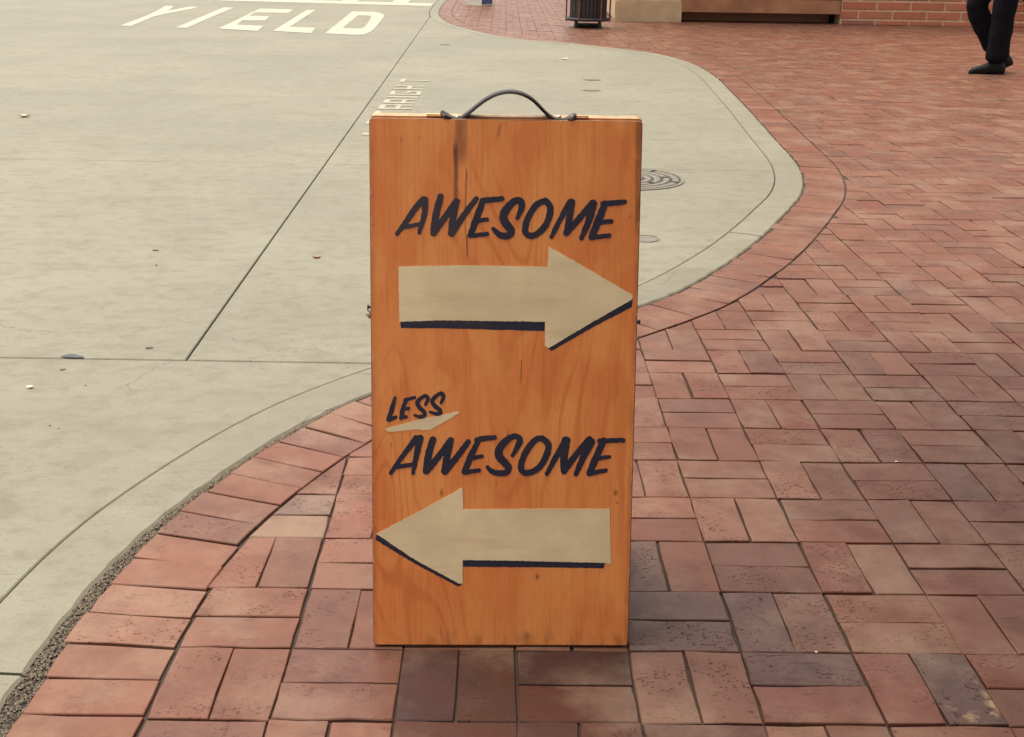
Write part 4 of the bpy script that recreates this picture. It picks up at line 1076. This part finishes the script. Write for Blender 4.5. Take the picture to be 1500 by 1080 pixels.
for p in body.data.polygons:
    c = p.center; p.material_index = 2 if (c.z > 1.585 or (abs(c.y) > 0.2 and c.z < 0.965 and c.z > 0.8)) else (1 if (c.z > 0.97) else 0)
for (sx_, sy_, sz_, pit) in ((0.045, -0.105, 0.0, 0.0), (0.20, 0.07, 0.05, 0.45)):
    v, f = [], []; nsec = 9; ns = 12
    for i in range(nsec):
        t = i/(nsec-1); x = 0.075-0.335*t
        w = 0.040+0.012*math.sin(math.pi*min(1, t*1.1))-0.028*max(0, t-0.85)/0.15
        hh = float(np.interp(t, [0, 0.12, 0.35, 0.55, 0.75, 0.92, 1.0], [0.085, 0.13, 0.135, 0.095, 0.075, 0.058, 0.030]))
        for q in range(ns):
            a = 2*math.pi*q/ns; z = hh/2+hh/2*math.sin(a); z = max(z, 0.0); yy = w*math.copysign(abs(math.cos(a))**0.6, math.cos(a))
            if math.sin(a) < -0.5: z = 0.0
            v.append((x, yy, z))
    for i in range(nsec-1):
        for q in range(ns): f.append((i*ns+q, (i+1)*ns+q, (i+1)*ns+(q+1) % ns, i*ns+(q+1) % ns))
    f.append(tuple(range(ns))); f.append(tuple(range((nsec-1)*ns+ns-1, (nsec-1)*ns-1, -1)))
    sh = mesh_obj('shoe', v, f, M_shoe, per, True); sh.location = (sx_, sy_, sz_); sh.rotation_euler = (0, -pit, 0)
    MB().box(-0.25, 0.065, -0.036, 0.036, -0.001, 0.012).build('sole', M_shoe, sh)
hb = bmesh.new(); bmesh.ops.create_uvsphere(hb, u_segments=20, v_segments=12, radius=1)
for vv in hb.verts:
    n_ = vv.co.copy(); vv.co = Vector((n_.x*0.105-0.005, n_.y*0.092, n_.z*0.115+1.81))
    if n_.x < -0.3 and n_.z < 0.35: vv.co.x += 0.09
    if n_.z < -0.5: vv.co.z += 0.04
me = bpy.data.meshes.new('hair'); hb.to_mesh(me); hb.free(); me.materials.append(M_hair)
o = bpy.data.objects.new('hair', me); COL.objects.link(o); o.parent = per
for p in me.polygons: p.use_smooth = True

# ------------------------------------------------------------------ unseen shop, added out of frame to darken the near right pavement
M_nb = None
nbk = NT('shade_shop_brick'); p_ = nbk.mapv(nbk.coord(), rot=(math.radians(90), 0, math.radians(90)))
bt = nbk.n('ShaderNodeTexBrick', i_Vector=nbk.mapv(nbk.coord(), rot=(0, math.radians(-90), math.radians(-90))), i_Scale=1.0)
bt.inputs['Color1'].default_value = rgb(0.24, 0.085, 0.06); bt.inputs['Color2'].default_value = rgb(0.18, 0.065, 0.05); bt.inputs['Mortar'].default_value = rgb(0.30, 0.24, 0.18)
bt.inputs['Brick Width'].default_value = 0.215; bt.inputs['Row Height'].default_value = 0.075; bt.inputs['Mortar Size'].default_value = 0.008
M_nb = nbk.done(bt.outputs['Color'], 0.85)
ns = empty('shade_shop', (2.5, 0, 0)); tag(ns, 'added out-of-view dark brick shop wall with tall windows, shading the pavement', 'building')
MB().box(0, 5, -7, 4.2, -0.1, 0.6).build('base_course', M_nb, ns)
MB().box(0, 5, -7, 4.2, 2.602, 5.4).build('upper_wall', M_nb, ns)
for i in range(5):
    y0 = -7+i*2.3; pr_ = MB().box(0, 0.5, y0, min(y0+0.6, 4.2), 0.602, 2.60).build('pier', M_nb, ns)
for i in range(4):
    y0 = -6.398+i*2.3; w_ = MB().box(0.12, 0.16, y0+0.06, y0+1.636, 0.662, 2.54).build('window', M_glass, ns)
    fr = MB(); fr.box(0.08, 0.18, y0, y0+0.058, 0.602, 2.60); fr.box(0.08, 0.18, y0+1.638, y0+1.696, 0.602, 2.60); fr.box(0.08, 0.18, y0+0.06, y0+1.636, 0.602, 0.66); fr.box(0.08, 0.18, y0+0.06, y0+1.636, 2.542, 2.60)
    fr.build('frame', M_bronze, w_)
MB().box(-0.08, 5.05, -7.05, 4.25, 5.402, 5.6).build('cornice', M_cream_wall, ns)

aw = MB(); aw.add([(-2.15,-7,2.42),(-2.15,3.9,2.42),(0,3.9,3.15),(0,-7,3.15),(-2.15,-7,2.40),(-2.15,3.9,2.40),(0,3.9,3.13),(0,-7,3.13)], [(0,3,2,1),(4,5,6,7),(0,1,5,4),(1,2,6,5),(2,3,7,6),(3,0,4,7)])  # added overhang, out of view, blocking sky above the near right bricks
awn = aw.build('shade_awning', plain('shade_awning_canvas', (0.10, 0.055, 0.045), 0.85, var=0.15, scale=4), ns)
MB().box(-2.165, -2.152, -7, 3.9, 2.20, 2.43).build('shade_valance', plain('shade_valance_canvas', (0.12, 0.065, 0.05), 0.85, var=0.15, scale=4), awn)
